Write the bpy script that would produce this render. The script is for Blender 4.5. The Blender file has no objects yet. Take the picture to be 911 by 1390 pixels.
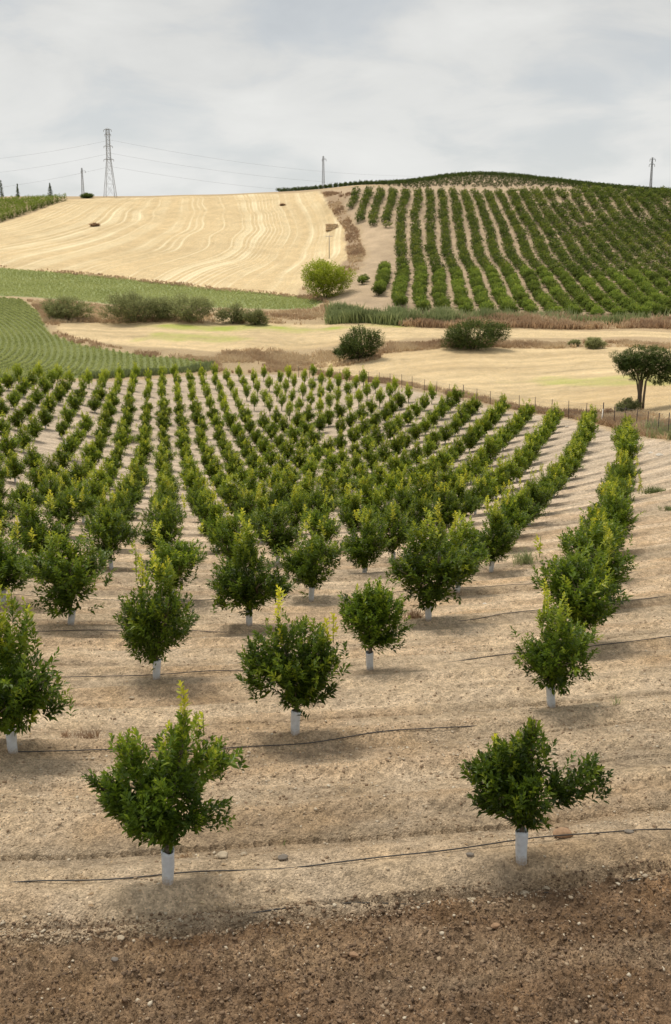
import bpy, math, random
import numpy as np
from mathutils import Vector

# ------------------------------------------------------------------ camera
SC = bpy.context.scene
COL = SC.collection
F, YH, CX, CY = 1400.0, 350.0, 455.0, 650.0
PIT = math.atan((CY - YH) / F)
CP, SP = math.cos(PIT), math.sin(PIT)
cam = bpy.data.cameras.new('camera')
cam_ob = bpy.data.objects.new('camera', cam)
COL.objects.link(cam_ob)
cam_ob.rotation_euler = (math.pi / 2 - PIT, 0, 0)
cam.sensor_fit = 'VERTICAL'
cam.sensor_height = 36.0
cam.lens = 36.0 * F / 1390.0
cam.shift_y = -(1390 / 2 - CY) / 1390.0
cam.clip_start = 0.1
cam.clip_end = 9000
SC.camera = cam_ob

# ------------------------------------------------------------------ world, sun, exposure
SUN_DIR = Vector((-0.24, 0.30, 0.92)).normalized()       # towards the sun
sun_el = math.asin(SUN_DIR.z)
sun_az = math.atan2(SUN_DIR.x, SUN_DIR.y)
world = bpy.data.worlds.new('World')
SC.world = world
world.use_nodes = True
nt = world.node_tree
for n in list(nt.nodes):
    nt.nodes.remove(n)
N = nt.nodes.new
Lk = nt.links.new
w_out = N('ShaderNodeOutputWorld')
w_bg = N('ShaderNodeBackground')
w_bg.inputs['Strength'].default_value = 0.088
sky = N('ShaderNodeTexSky')
sky.sky_type = 'NISHITA'
sky.sun_disc = False
sky.sun_elevation = sun_el
sky.sun_rotation = sun_az
sky.dust_density = 2.0
tc = N('ShaderNodeTexCoord')
sep = N('ShaderNodeSeparateXYZ')
Lk(tc.outputs['Generated'], sep.inputs[0])


def wmath(op, a, b=None, clamp=False):
    m = N('ShaderNodeMath')
    m.operation = op
    m.use_clamp = clamp
    for i, v in enumerate((a, b)):
        if v is None:
            continue
        if isinstance(v, (int, float)):
            m.inputs[i].default_value = v
        else:
            Lk(v, m.inputs[i])
    return m.outputs[0]


zc = wmath('MAXIMUM', sep.outputs['Z'], 0.0)
den = wmath('ADD', zc, 0.24)
px = wmath('DIVIDE', sep.outputs['X'], den)
py = wmath('DIVIDE', sep.outputs['Y'], den)
comb = N('ShaderNodeCombineXYZ')
Lk(px, comb.inputs[0])
Lk(py, comb.inputs[1])
nz1 = N('ShaderNodeTexNoise')
nz1.inputs['Scale'].default_value = 2.6
nz1.inputs['Detail'].default_value = 7
nz1.inputs['Roughness'].default_value = 0.55
nz1.inputs['Distortion'].default_value = 0.4
Lk(comb.outputs[0], nz1.inputs['Vector'])
nz2 = N('ShaderNodeTexNoise')
nz2.inputs['Scale'].default_value = 1.3
nz2.inputs['Detail'].default_value = 5
Lk(comb.outputs[0], nz2.inputs['Vector'])
r_gap = N('ShaderNodeMapRange')          # where thin blue shows between the clouds
r_gap.inputs['From Min'].default_value = 0.36
r_gap.inputs['From Max'].default_value = 0.52
Lk(nz1.outputs['Fac'], r_gap.inputs['Value'])
cl = N('ShaderNodeValToRGB')             # cloud brightness
cl.color_ramp.elements[0].position = 0.35
cl.color_ramp.elements[0].color = (5.0, 5.1, 5.1, 1)
cl.color_ramp.elements[1].position = 0.66
cl.color_ramp.elements[1].color = (7.3, 7.3, 7.1, 1)
mixn = wmath('ADD', wmath('MULTIPLY', nz1.outputs['Fac'], 0.55), wmath('MULTIPLY', nz2.outputs['Fac'], 0.45))
Lk(mixn, cl.inputs['Fac'])
hz = N('ShaderNodeMapRange')             # paler cloud towards the horizon
hz.inputs['From Min'].default_value = 0.02
hz.inputs['From Max'].default_value = 0.24
hz.inputs['To Min'].default_value = 0.85
hz.inputs['To Max'].default_value = 0.0
Lk(zc, hz.inputs['Value'])
mh = N('ShaderNodeMixRGB')
Lk(hz.outputs[0], mh.inputs['Fac'])
Lk(cl.outputs['Color'], mh.inputs['Color1'])
mh.inputs['Color2'].default_value = (7.7, 7.75, 7.55, 1)
skm = N('ShaderNodeMixRGB')
gapf = wmath('ADD', wmath('MULTIPLY', r_gap.outputs[0], 0.28), 0.72, True)
Lk(gapf, skm.inputs['Fac'])
sb = N('ShaderNodeMixRGB')               # thin blue sky with a veil over it
sb.inputs['Fac'].default_value = 0.45
Lk(sky.outputs[0], sb.inputs['Color1'])
sb.inputs['Color2'].default_value = (5.4, 5.9, 6.2, 1)
Lk(sb.outputs[0], skm.inputs['Color1'])
Lk(mh.outputs[0], skm.inputs['Color2'])
Lk(skm.outputs[0], w_bg.inputs['Color'])
Lk(w_bg.outputs[0], w_out.inputs['Surface'])

sun = bpy.data.lights.new('sun', 'SUN')
sun.energy = 2.1
sun.angle = math.radians(20)
sun.color = (1.0, 0.93, 0.81)
sun_ob = bpy.data.objects.new('sun', sun)
COL.objects.link(sun_ob)
sun_ob.rotation_euler = SUN_DIR.to_track_quat('Z', 'Y').to_euler()

SC.view_settings.view_transform = 'Standard'
SC.view_settings.look = 'None'
SC.view_settings.exposure = 0.33
SC.view_settings.gamma = 1.0
SC.view_settings.use_curve_mapping = False
SC.render.engine = 'CYCLES'
SC.cycles.max_bounces = 6
SC.cycles.diffuse_bounces = 3
SC.cycles.glossy_bounces = 2
SC.cycles.transmission_bounces = 3
SC.cycles.transparent_max_bounces = 4
SC.cycles.use_denoising = True

# ------------------------------------------------------------------ noise
rng = np.random.default_rng(7)
random.seed(7)


def _h(ix, iy, seed):
    ix = ix.astype(np.int64); iy = iy.astype(np.int64)
    h = (ix * 374761393 + iy * 668265263 + seed * 1442695041) & 0xFFFFFFFF
    h = ((h ^ (h >> 13)) * 1274126177) & 0xFFFFFFFF
    return ((h ^ (h >> 16)) & 0xFFFF) / 65535.0


def vnoise(x, y, seed=0):
    ix = np.floor(x); iy = np.floor(y)
    fx = x - ix; fy = y - iy
    fx = fx * fx * (3 - 2 * fx); fy = fy * fy * (3 - 2 * fy)
    a = _h(ix, iy, seed); b = _h(ix + 1, iy, seed); c = _h(ix, iy + 1, seed); d = _h(ix + 1, iy + 1, seed)
    return (a + (b - a) * fx) * (1 - fy) + (c + (d - c) * fx) * fy


def fbm(x, y, octs=4, seed=0, gain=0.5):
    s = 0; a = 1.0; t = 0
    for o in range(octs):
        s = s + a * vnoise(x * 2 ** o + 17.3 * o, y * 2 ** o - 9.1 * o, seed + o)
        t += a; a *= gain
    return s / t - 0.5


def sstep(a, b, x):
    t = np.clip((x - a) / (b - a), 0, 1)
    return t * t * (3 - 2 * t)


# ------------------------------------------------------------------ terrain
# tree lattice of the orchard in plan: origin, along the tree lines (I), along the rows going away (J)
AI, LJ, AJ, OX, OY = -1.73717826, 4.75275922, 0.29265657, 0.83064564, 6.43499742
VI = np.array([4.2 * math.sin(AI), 4.2 * math.cos(AI)])
VJ = np.array([LJ * math.sin(AJ), LJ * math.cos(AJ)])
O0 = np.array([OX, OY])
LINV = np.linalg.inv(np.array([VI, VJ]).T)


def lattice(X, Y):
    dx = X - OX; dy = Y - OY
    return LINV[0, 0] * dx + LINV[0, 1] * dy, LINV[1, 0] * dx + LINV[1, 1] * dy


_KN = np.log(np.array([5, 9, 14, 22, 34, 50, 75, 110, 150, 200.]))
_KC = np.array([-6.55104, -6.88297, -7.25821, -8.46465, -10.55443, -13.50358, -17.71970, -20.76701, -21.05770, -19.56053])


def _spline():
    n = len(_KN); h = np.diff(_KN); A = np.zeros((n, n)); B = np.zeros((n, n)); A[0, 0] = A[-1, -1] = 1
    for i in range(1, n - 1):
        A[i, i - 1] = h[i - 1]; A[i, i] = 2 * (h[i - 1] + h[i]); A[i, i + 1] = h[i]
        B[i, i - 1] = 6 / h[i - 1]; B[i, i] = -6 / h[i - 1] - 6 / h[i]; B[i, i + 1] = 6 / h[i]
    return np.linalg.solve(A, B) @ _KC


_KM = _spline()


def slope_poly(X, Y):
    """orchard floor: profile going away, with a little cross slope and a shallow bowl"""
    w = np.log(np.clip(Y, 5, 200)); i = int(np.clip(np.searchsorted(_KN, w) - 1, 0, len(_KN) - 2))
    h = _KN[i + 1] - _KN[i]; a = (_KN[i + 1] - w) / h; b = 1 - a
    z = a * _KC[i] + b * _KC[i + 1] + ((a ** 3 - a) * _KM[i] + (b ** 3 - b) * _KM[i + 1]) * h * h / 6
    return z - 0.0045941 * X + 0.000822261 * X * Y + 0.004742065 * X * X - 2.1481885e-6 * X * Y * Y


def pix_dir(px, py):
    px = np.asarray(px, float); py = np.asarray(py, float)
    a = (px - CX) / F; b = (CY - py) / F
    Yd = CP + b * SP
    return a / Yd, (-SP + b * CP) / Yd          # X/Y and Z/Y


def lift(px, py, D):
    u, e = pix_dir(px, py)
    return u * D, D, e * D


ctl = []
for u in (-.42, -.3, -.15, 0, .12, .25, .35):
    for Y in (5, 7, 9, 12, 16, 22, 30, 42, 58, 75, 92, 110, 130, 150):
        if Y > float(np.interp(u, [-.42, -.3, -.15, 0, .12, .25, .35], [108, 138, 160, 168, 143, 104, 72])):
            continue
        ctl.append((u * Y, Y, float(slope_poly(u * Y, Y))))
# points read off the land: pixel, distance
for px_, py_, D_ in [
    # right of the orchard and along the fence
    (860, 590, 91), (990, 600, 70), (1100, 620, 58), (818, 574, 104), (911, 588, 85), (1200, 700, 40),
    (640, 541, 138), (540, 524, 157), (430, 512, 176), (300, 512, 174), (150, 516, 160), (0, 520, 136), (-120, 524, 116),
    # low fields behind it
    (860, 530, 130), (1000, 540, 110), (700, 500, 168), (540, 490, 182), (911, 485, 175), (1050, 490, 168), (640, 472, 190), (487, 486, 188), (400, 490, 192),
    (800, 470, 190), (1000, 460, 198), (640, 450, 212), (860, 450, 212), (1050, 450, 212), (460, 455, 212), (350, 460, 208), (220, 468, 198), (120, 455, 208),
    (200, 490, 183), (60, 480, 186), (0, 470, 188), (-100, 470, 184), (0, 440, 222), (-100, 430, 232), (40, 420, 242),
    (0, 404, 262), (-130, 398, 268), (150, 438, 230), (300, 440, 230), (450, 440, 230), (620, 438, 228), (780, 440, 228), (911, 440, 228), (1060, 442, 226),
    # upper green strip
    (100, 408, 258), (250, 418, 252), (400, 418, 256), (50, 385, 295), (200, 398, 280), (320, 405, 272),
    (0, 364, 330), (-140, 358, 338), (100, 372, 318), (200, 383, 305), (300, 393, 295), (410, 403, 284), (440, 395, 284),
    # stubble hill
    (0, 335, 375), (150, 340, 368), (300, 350, 350), (420, 360, 335), (-140, 330, 378),
    (0, 310, 420), (120, 305, 430), (250, 305, 425), (360, 310, 410), (440, 320, 395), (-140, 300, 425),
    (0, 285, 475), (90, 272, 500), (150, 268, 520), (250, 266, 520), (350, 263, 515), (430, 258, 505), (-140, 275, 500),
    (20, 268, 530), (-140, 262, 560),
    # orange hill
    (540, 425, 237), (620, 428, 237), (700, 429, 237), (780, 432, 237), (850, 434, 237), (950, 436, 237), (1080, 438, 237), (470, 415, 250),
    (480, 370, 300), (560, 376, 293), (660, 380, 290), (760, 382, 290), (860, 386, 287), (1000, 390, 285),
    (500, 332, 352), (600, 332, 352), (700, 334, 350), (800, 338, 346), (911, 342, 342), (1050, 345, 340),
    (500, 296, 395), (600, 296, 395), (700, 298, 394), (800, 300, 392), (911, 305, 388), (1060, 308, 386),
    (480, 263, 440), (600, 262, 440), (700, 262, 440), (800, 263, 440), (911, 268, 438), (1060, 275, 432),
    (455, 257, 480), (560, 256, 470), (680, 255, 468), (800, 258, 462), (911, 262, 455), (1060, 272, 450),
    (440, 256, 530), (500, 252, 540), (560, 247, 545), (600, 241, 555), (650, 237, 560), (700, 240, 557), (760, 247, 548), (830, 255, 520), (911, 262, 480), (1060, 275, 480),
    # behind the skyline the land falls away
    (-140, 285, 680), (100, 288, 680), (300, 285, 680), (450, 275, 680), (560, 262, 680), (650, 255, 680), (760, 262, 680), (900, 280, 680), (1060, 295, 680),
    (-140, 340, 1100), (200, 340, 1100), (455, 338, 1100), (700, 338, 1100), (1060, 342, 1100),
    (-140, 347, 2600), (455, 347, 2600), (1060, 347, 2600),
]:
    ctl.append(tuple(float(v) for v in lift(px_, py_, D_)))
ctl = np.array(ctl)


def _uw(X, Y):
    Yc = np.clip(Y, 5, 3500)
    return np.clip(X / Yc, -.62, .62) * 3.2, np.log(Yc)


_cu, _cw = _uw(ctl[:, 0], ctl[:, 1])
_ce = ctl[:, 2] / np.clip(ctl[:, 1], 5, 3500)


def _phi(r2):
    return np.where(r2 > 1e-12, r2 * np.log(np.maximum(r2, 1e-12)), 0.0)


_n = len(ctl)
_A = np.zeros((_n + 3, _n + 3))
_A[:_n, :_n] = _phi((_cu[:, None] - _cu) ** 2 + (_cw[:, None] - _cw) ** 2) + np.eye(_n) * 2e-3
_A[:_n, _n] = 1; _A[:_n, _n + 1] = _cu; _A[:_n, _n + 2] = _cw
_A[_n:, :_n] = _A[:_n, _n:].T
_sol = np.linalg.solve(_A, np.concatenate([_ce, [0, 0, 0]]))


def height(X, Y):
    X = np.atleast_1d(np.asarray(X, float)); Y = np.atleast_1d(np.asarray(Y, float))
    sh = X.shape
    X = X.ravel(); Y = np.broadcast_to(Y, sh).ravel()
    u, w = _uw(X, Y)
    out = np.empty(len(X))
    for s in range(0, len(X), 20000):
        uu = u[s:s + 20000].astype(np.float32); ww = w[s:s + 20000].astype(np.float32)
        r2 = (uu[:, None] - _cu.astype(np.float32)) ** 2 + (ww[:, None] - _cw.astype(np.float32)) ** 2
        ph = r2 * np.log(np.maximum(r2, 1e-10))
        out[s:s + 20000] = ph @ _sol[:_n] + _sol[_n] + _sol[_n + 1] * uu + _sol[_n + 2] * ww
    return (out * np.clip(Y, 5, 3500)).reshape(sh)


def h1(x, y):
    return float(height([x], [y])[0])


_Ds = np.exp(np.linspace(math.log(6), math.log(700), 420))


def ground_at(px, py):
    """the point of the land seen at a pixel of the photograph (first crossing of the sight line)"""
    u, e = pix_dir(px, py)
    hz = height(u * _Ds, _Ds)
    below = e * _Ds <= hz
    k = int(np.argmax(below)) if below.any() else len(_Ds) - 1
    if k == 0:
        k = 1
    d0, d1 = _Ds[k - 1], _Ds[k]
    g0 = e * d0 - hz[k - 1]; g1 = e * d1 - hz[k]
    t = g0 / (g0 - g1) if g0 != g1 else 0
    D = d0 + (d1 - d0) * min(max(t, 0), 1)
    return (float(u * D), float(D))


def project(X, Y, Z):
    d = Y * CP - Z * SP
    return CX + F * X / d, CY - F * (Y * SP + Z * CP) / d


def poly(pts):
    return np.array([ground_at(*p) if len(p) == 2 else (float(pix_dir(p[0], p[1])[0] * p[2]), p[2]) for p in pts])


def sdist(P, X, Y):
    """signed distance to polygon, positive inside"""
    ins = np.zeros(X.shape, bool); d2 = np.full(X.shape, 1e18)
    n = len(P)
    for i in range(n):
        x0, y0 = P[i]; x1, y1 = P[(i + 1) % n]
        dx, dy = x1 - x0, y1 - y0
        L = dx * dx + dy * dy + 1e-12
        t = np.clip(((X - x0) * dx + (Y - y0) * dy) / L, 0, 1)
        d2 = np.minimum(d2, (X - x0 - t * dx) ** 2 + (Y - y0 - t * dy) ** 2)
        if abs(dy) > 1e-12:
            c = ((y0 > Y) != (y1 > Y)) & (X < (x1 - x0) * (Y - y0) / dy + x0)
            ins ^= c
    d = np.sqrt(d2)
    return np.where(ins, d, -d)


P_ORCH = poly([(-330, 536), (-150, 526), (0, 519), (100, 517), (200, 514), (290, 508), (380, 508), (430, 511), (520, 521), (640, 545), (760, 568),
               (818, 579), (911, 597), (1100, 640), (1250, 720), (1800, 1390, 6.0), (1900, 1390, 2.0), (-1400, 1390, 2.0), (-1400, 1390, 6.0), (-700, 700)])
P_GA = poly([(-240, 402), (0, 404), (30, 407), (52, 424), (66, 452), (110, 469), (200, 484), (286, 492), (272, 503), (180, 509), (100, 513), (0, 515), (-260, 523)])
P_GB = poly([(-260, 354), (0, 364), (100, 372), (200, 383), (300, 394), (410, 403), (437, 410), (425, 419), (330, 419), (230, 414), (100, 408), (20, 402), (-240, 400)])
P_TC = poly([(75, 441), (150, 437), (300, 438), (450, 440), (620, 444), (760, 449), (911, 452), (1100, 455), (1100, 460), (911, 459), (700, 458), (560, 459),
             (520, 465), (420, 472), (330, 478), (200, 472), (110, 461), (78, 452)])
P_TD = poly([(520, 481), (590, 474), (700, 473), (911, 474), (1150, 476), (1150, 600), (911, 586), (830, 571), (760, 561), (640, 538), (520, 515), (430, 505), (400, 497)])
P_ST = poly([(-260, 345), (-260, 322), (0, 303), (50, 287), (92, 271), (150, 268.2), (250, 266), (350, 263), (432, 259), (446, 278), (468, 312), (472, 352), (452, 364), (425, 366), (412, 388),
             (398, 403), (300, 394), (200, 383), (100, 372), (0, 364)])
P_CR = poly([(434, 259), (455, 262), (468, 285), (485, 312), (495, 345), (486, 368), (462, 385), (450, 372), (472, 352), (468, 312), (446, 278)])
P_GREENLIME = poly([(190, 442), (330, 440), (500, 441), (555, 443), (470, 446), (300, 449), (230, 447)])
P_GREENLIME2 = poly([(215, 452), (300, 455), (330, 460), (270, 464), (190, 462)])
P_GREENLIME3 = poly([(740, 512), (800, 516), (911, 506), (960, 512), (911, 524), (790, 524), (700, 518)])

# stripes of the stubble field: one coordinate constant along each harvested swath
_sl = [
    (95, [(195, 270), (165, 302), (100, 325), (0, 345)]),
    (60, [(150, 270), (110, 290), (40, 315), (-60, 335)]),
    (118, [(215, 270), (205, 288), (190, 308), (130, 335), (60, 352)]),
    (160, [(280, 269), (286, 286), (279, 311), (246, 340), (204, 350), (146, 365)]),
    (180, [(296, 268), (300, 294), (283, 319), (258, 344), (225, 357), (180, 376)]),
    (215, [(333, 267), (350, 290), (352, 311), (338, 336), (317, 353), (267, 361), (238, 378)]),
    (240, [(358, 286), (367, 307), (358, 332), (342, 353), (308, 365), (275, 379)]),
    (265, [(380, 267), (388, 294), (396, 315), (375, 340), (363, 357), (320, 385)]),
    (290, [(400, 266), (417, 294), (419, 323), (408, 353), (380, 380), (360, 396)]),
    (320, [(430, 266), (446, 294), (450, 323), (446, 348), (420, 370)]),
]
_sp = []
for s_, pts_ in _sl:
    for q_ in pts_:
        g = ground_at(*q_)
        _sp.append((g[0], g[1], s_))
_sp = np.array(_sp)
_m = len(_sp)
_B = np.zeros((_m + 3, _m + 3))
_B[:_m, :_m] = _phi(((_sp[:, None, 0] - _sp[:, 0]) / 100) ** 2 + ((_sp[:, None, 1] - _sp[:, 1]) / 100) ** 2) + np.eye(_m) * 0.03
_B[:_m, _m] = 1; _B[:_m, _m + 1] = _sp[:, 0] / 100; _B[:_m, _m + 2] = _sp[:, 1] / 100
_B[_m:, :_m] = _B[:_m, _m:].T
_ss = np.linalg.solve(_B, np.concatenate([_sp[:, 2], [0, 0, 0]]))


def swath(X, Y):
    r2 = ((X[:, None] - _sp[:, 0]) / 100) ** 2 + ((Y[:, None] - _sp[:, 1]) / 100) ** 2
    return _phi(r2) @ _ss[:_m] + _ss[_m] + _ss[_m + 1] * X / 100 + _ss[_m + 2] * Y / 100


# ------------------------------------------------------------------ materials
def new_mat(name):
    m = bpy.data.materials.new(name)
    m.use_nodes = True
    for n in list(m.node_tree.nodes):
        m.node_tree.nodes.remove(n)
    return m, m.node_tree.nodes, m.node_tree.links


def simple_mat(name, color, rough=0.8, var=0.15, scale=6.0, metallic=0.0, bump=0.0):
    m, ns, ls = new_mat(name)
    o = ns.new('ShaderNodeOutputMaterial'); b = ns.new('ShaderNodeBsdfPrincipled')
    tcx = ns.new('ShaderNodeTexCoord')
    nz = ns.new('ShaderNodeTexNoise'); nz.inputs['Scale'].default_value = scale; nz.inputs['Detail'].default_value = 5
    ls.new(tcx.outputs['Object'], nz.inputs['Vector'])
    r = ns.new('ShaderNodeValToRGB')
    r.color_ramp.elements[0].position = 0.3; r.color_ramp.elements[1].position = 0.7
    r.color_ramp.elements[0].color = tuple(c * (1 - var) for c in color) + (1,)
    r.color_ramp.elements[1].color = tuple(min(1, c * (1 + var)) for c in color) + (1,)
    ls.new(nz.outputs['Fac'], r.inputs['Fac']); ls.new(r.outputs[0], b.inputs['Base Color'])
    b.inputs['Roughness'].default_value = rough; b.inputs['Metallic'].default_value = metallic
    if bump:
        bp = ns.new('ShaderNodeBump'); bp.inputs['Strength'].default_value = bump; bp.inputs['Distance'].default_value = 0.02
        ls.new(nz.outputs['Fac'], bp.inputs['Height']); ls.new(bp.outputs[0], b.inputs['Normal'])
    ls.new(b.outputs[0], o.inputs['Surface'])
    return m


def leaf_mat(name, stops, rough=0.42, trans=0.3, rnd=0.25, spec=0.5):
    """colour from the 'tint' attribute of each leaf, plus a little variation from plant to plant"""
    m, ns, ls = new_mat(name)
    o = ns.new('ShaderNodeOutputMaterial'); b = ns.new('ShaderNodeBsdfPrincipled')
    at = ns.new('ShaderNodeAttribute'); at.attribute_name = 'tint'
    r = ns.new('ShaderNodeValToRGB')
    while len(r.color_ramp.elements) < len(stops):
        r.color_ramp.elements.new(0.5)
    for el, (p, c) in zip(r.color_ramp.elements, stops):
        el.position = p; el.color = tuple(c) + (1,)
    ls.new(at.outputs['Fac'], r.inputs['Fac'])
    oi = ns.new('ShaderNodeObjectInfo')
    mr = ns.new('ShaderNodeMapRange'); mr.inputs['To Min'].default_value = 1 - rnd; mr.inputs['To Max'].default_value = 1 + rnd
    ls.new(oi.outputs['Random'], mr.inputs['Value'])
    hs = ns.new('ShaderNodeHueSaturation'); ls.new(mr.outputs[0], hs.inputs['Value']); ls.new(r.outputs[0], hs.inputs['Color'])
    b.inputs['Roughness'].default_value = rough
    b.inputs['Specular IOR Level'].default_value = spec
    ls.new(hs.outputs[0], b.inputs['Base Color'])
    t = ns.new('ShaderNodeBsdfTranslucent')
    hs2 = ns.new('ShaderNodeHueSaturation'); hs2.inputs['Hue'].default_value = 0.485; hs2.inputs['Value'].default_value = 1.5
    ls.new(hs.outputs[0], hs2.inputs['Color']); ls.new(hs2.outputs[0], t.inputs['Color'])
    mx = ns.new('ShaderNodeMixShader'); mx.inputs[0].default_value = trans
    ls.new(b.outputs[0], mx.inputs[1]); ls.new(t.outputs[0], mx.inputs[2]); ls.new(mx.outputs[0], o.inputs['Surface'])
    return m


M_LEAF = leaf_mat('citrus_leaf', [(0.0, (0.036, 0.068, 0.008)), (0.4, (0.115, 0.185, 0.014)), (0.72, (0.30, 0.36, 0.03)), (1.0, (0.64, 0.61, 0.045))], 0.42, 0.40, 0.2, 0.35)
M_HLEAF = leaf_mat('orange_tree_leaf', [(0.0, (0.040, 0.072, 0.012)), (0.5, (0.155, 0.22, 0.035)), (1.0, (0.36, 0.40, 0.06))], 0.6, 0.30, 0.36, 0.15)
M_OLIVE = leaf_mat('tamarisk_leaf', [(0.0, (0.11, 0.125, 0.05)), (0.5, (0.25, 0.27, 0.115)), (1.0, (0.42, 0.42, 0.21))], 0.75, 0.3, 0.15, 0.1)
M_DARKL = leaf_mat('fig_leaf', [(0.0, (0.034, 0.056, 0.014)), (0.5, (0.09, 0.13, 0.03)), (1.0, (0.20, 0.235, 0.065))], 0.6, 0.28, 0.15, 0.15)
M_LIME = leaf_mat('lime_leaf', [(0.0, (0.13, 0.18, 0.015)), (0.5, (0.36, 0.43, 0.045)), (1.0, (0.55, 0.58, 0.09))], 0.6, 0.35, 0.1, 0.1)
M_CROP = leaf_mat('crop_leaf', [(0.0, (0.15, 0.18, 0.055)), (0.5, (0.33, 0.37, 0.13)), (1.0, (0.48, 0.50, 0.22))], 0.8, 0.3, 0.0, 0.05)
M_TALL = leaf_mat('tall_crop_leaf', [(0.0, (0.06, 0.095, 0.015)), (0.5, (0.17, 0.24, 0.035)), (1.0, (0.30, 0.36, 0.06))], 0.7, 0.28, 0.0, 0.1)
M_REED = leaf_mat('reed_leaf', [(0.0, (0.14, 0.17, 0.07)), (0.5, (0.27, 0.32, 0.14)), (1.0, (0.46, 0.46, 0.26))], 0.75, 0.3, 0.0, 0.1)
M_STRAW = leaf_mat('dry_grass_blade', [(0.0, (0.30, 0.20, 0.125)), (0.5, (0.47, 0.345, 0.21)), (1.0, (0.68, 0.56, 0.36))], 0.9, 0.25, 0.1, 0.05)
M_BARK = simple_mat('bark', (0.13, 0.10, 0.07), 0.9, 0.3, 30, 0, 0.4)
M_GUARD = simple_mat('white_plastic', (0.60, 0.63, 0.66), 0.5, 0.12, 14)
gd_ns, gd_ls = M_GUARD.node_tree.nodes, M_GUARD.node_tree.links            # earth splashed round the foot of the guard
gd_b = [n for n in gd_ns if n.type == 'BSDF_PRINCIPLED'][0]; gd_t = [n for n in gd_ns if n.type == 'TEX_COORD'][0]; gd_r = [n for n in gd_ns if n.type == 'VALTORGB'][0]
gd_x = gd_ns.new('ShaderNodeSeparateXYZ'); gd_ls.new(gd_t.outputs['Object'], gd_x.inputs[0])
gd_n = gd_ns.new('ShaderNodeTexNoise'); gd_n.inputs['Scale'].default_value = 30; gd_n.inputs['Detail'].default_value = 6; gd_ls.new(gd_t.outputs['Object'], gd_n.inputs['Vector'])
gd_a = gd_ns.new('ShaderNodeMath'); gd_a.operation = 'MULTIPLY_ADD'; gd_ls.new(gd_n.outputs['Fac'], gd_a.inputs[0]); gd_a.inputs[1].default_value = -.30; gd_ls.new(gd_x.outputs['Z'], gd_a.inputs[2])
gd_m = gd_ns.new('ShaderNodeMapRange'); gd_ls.new(gd_a.outputs[0], gd_m.inputs['Value']); gd_m.inputs['From Min'].default_value = -.16; gd_m.inputs['From Max'].default_value = -.02
gd_m.inputs['To Min'].default_value = .85; gd_m.inputs['To Max'].default_value = .04
gd_q = gd_ns.new('ShaderNodeMixRGB'); gd_ls.new(gd_m.outputs[0], gd_q.inputs['Fac']); gd_ls.new(gd_r.outputs[0], gd_q.inputs['Color1']); gd_q.inputs['Color2'].default_value = (.34, .25, .16, 1)
gd_ls.new(gd_q.outputs[0], gd_b.inputs['Base Color'])
M_HOSE = simple_mat('black_hose', (0.045, 0.04, 0.036), 0.45, 0.3, 8)
M_STEEL = simple_mat('hazed_steel', (0.38, 0.39, 0.40), 0.55, 0.15, 0.4, 0.6)  # grey pylon steel, lightened to put the distance haze into its colour
M_WIRE = simple_mat('cable', (0.20, 0.20, 0.21), 0.5, 0.1, 1)
M_POST = simple_mat('rusty_post', (0.10, 0.075, 0.06), 0.85, 0.3, 5)
M_MESHW = simple_mat('fence_wire', (0.22, 0.21, 0.20), 0.6, 0.1, 1, 0.3)
M_STONE = simple_mat('pale_stone', (0.42, 0.34, 0.24), 0.9, 0.25, 18, 0, 0.4)
M_STONE_O = simple_mat('ochre_stone', (0.34, 0.21, 0.12), 0.9, 0.25, 18, 0, 0.4)
M_STONE_G = simple_mat('grey_stone', (0.20, 0.17, 0.14), 0.9, 0.25, 18, 0, 0.4)
M_WHITE = simple_mat('limestone', (0.66, 0.60, 0.52), 0.9, 0.15, 10, 0, 0.3)
M_BALE = simple_mat('weathered_straw', (0.62, 0.46, 0.29), 0.95, 0.35, 3, 0, 0.6)


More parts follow.
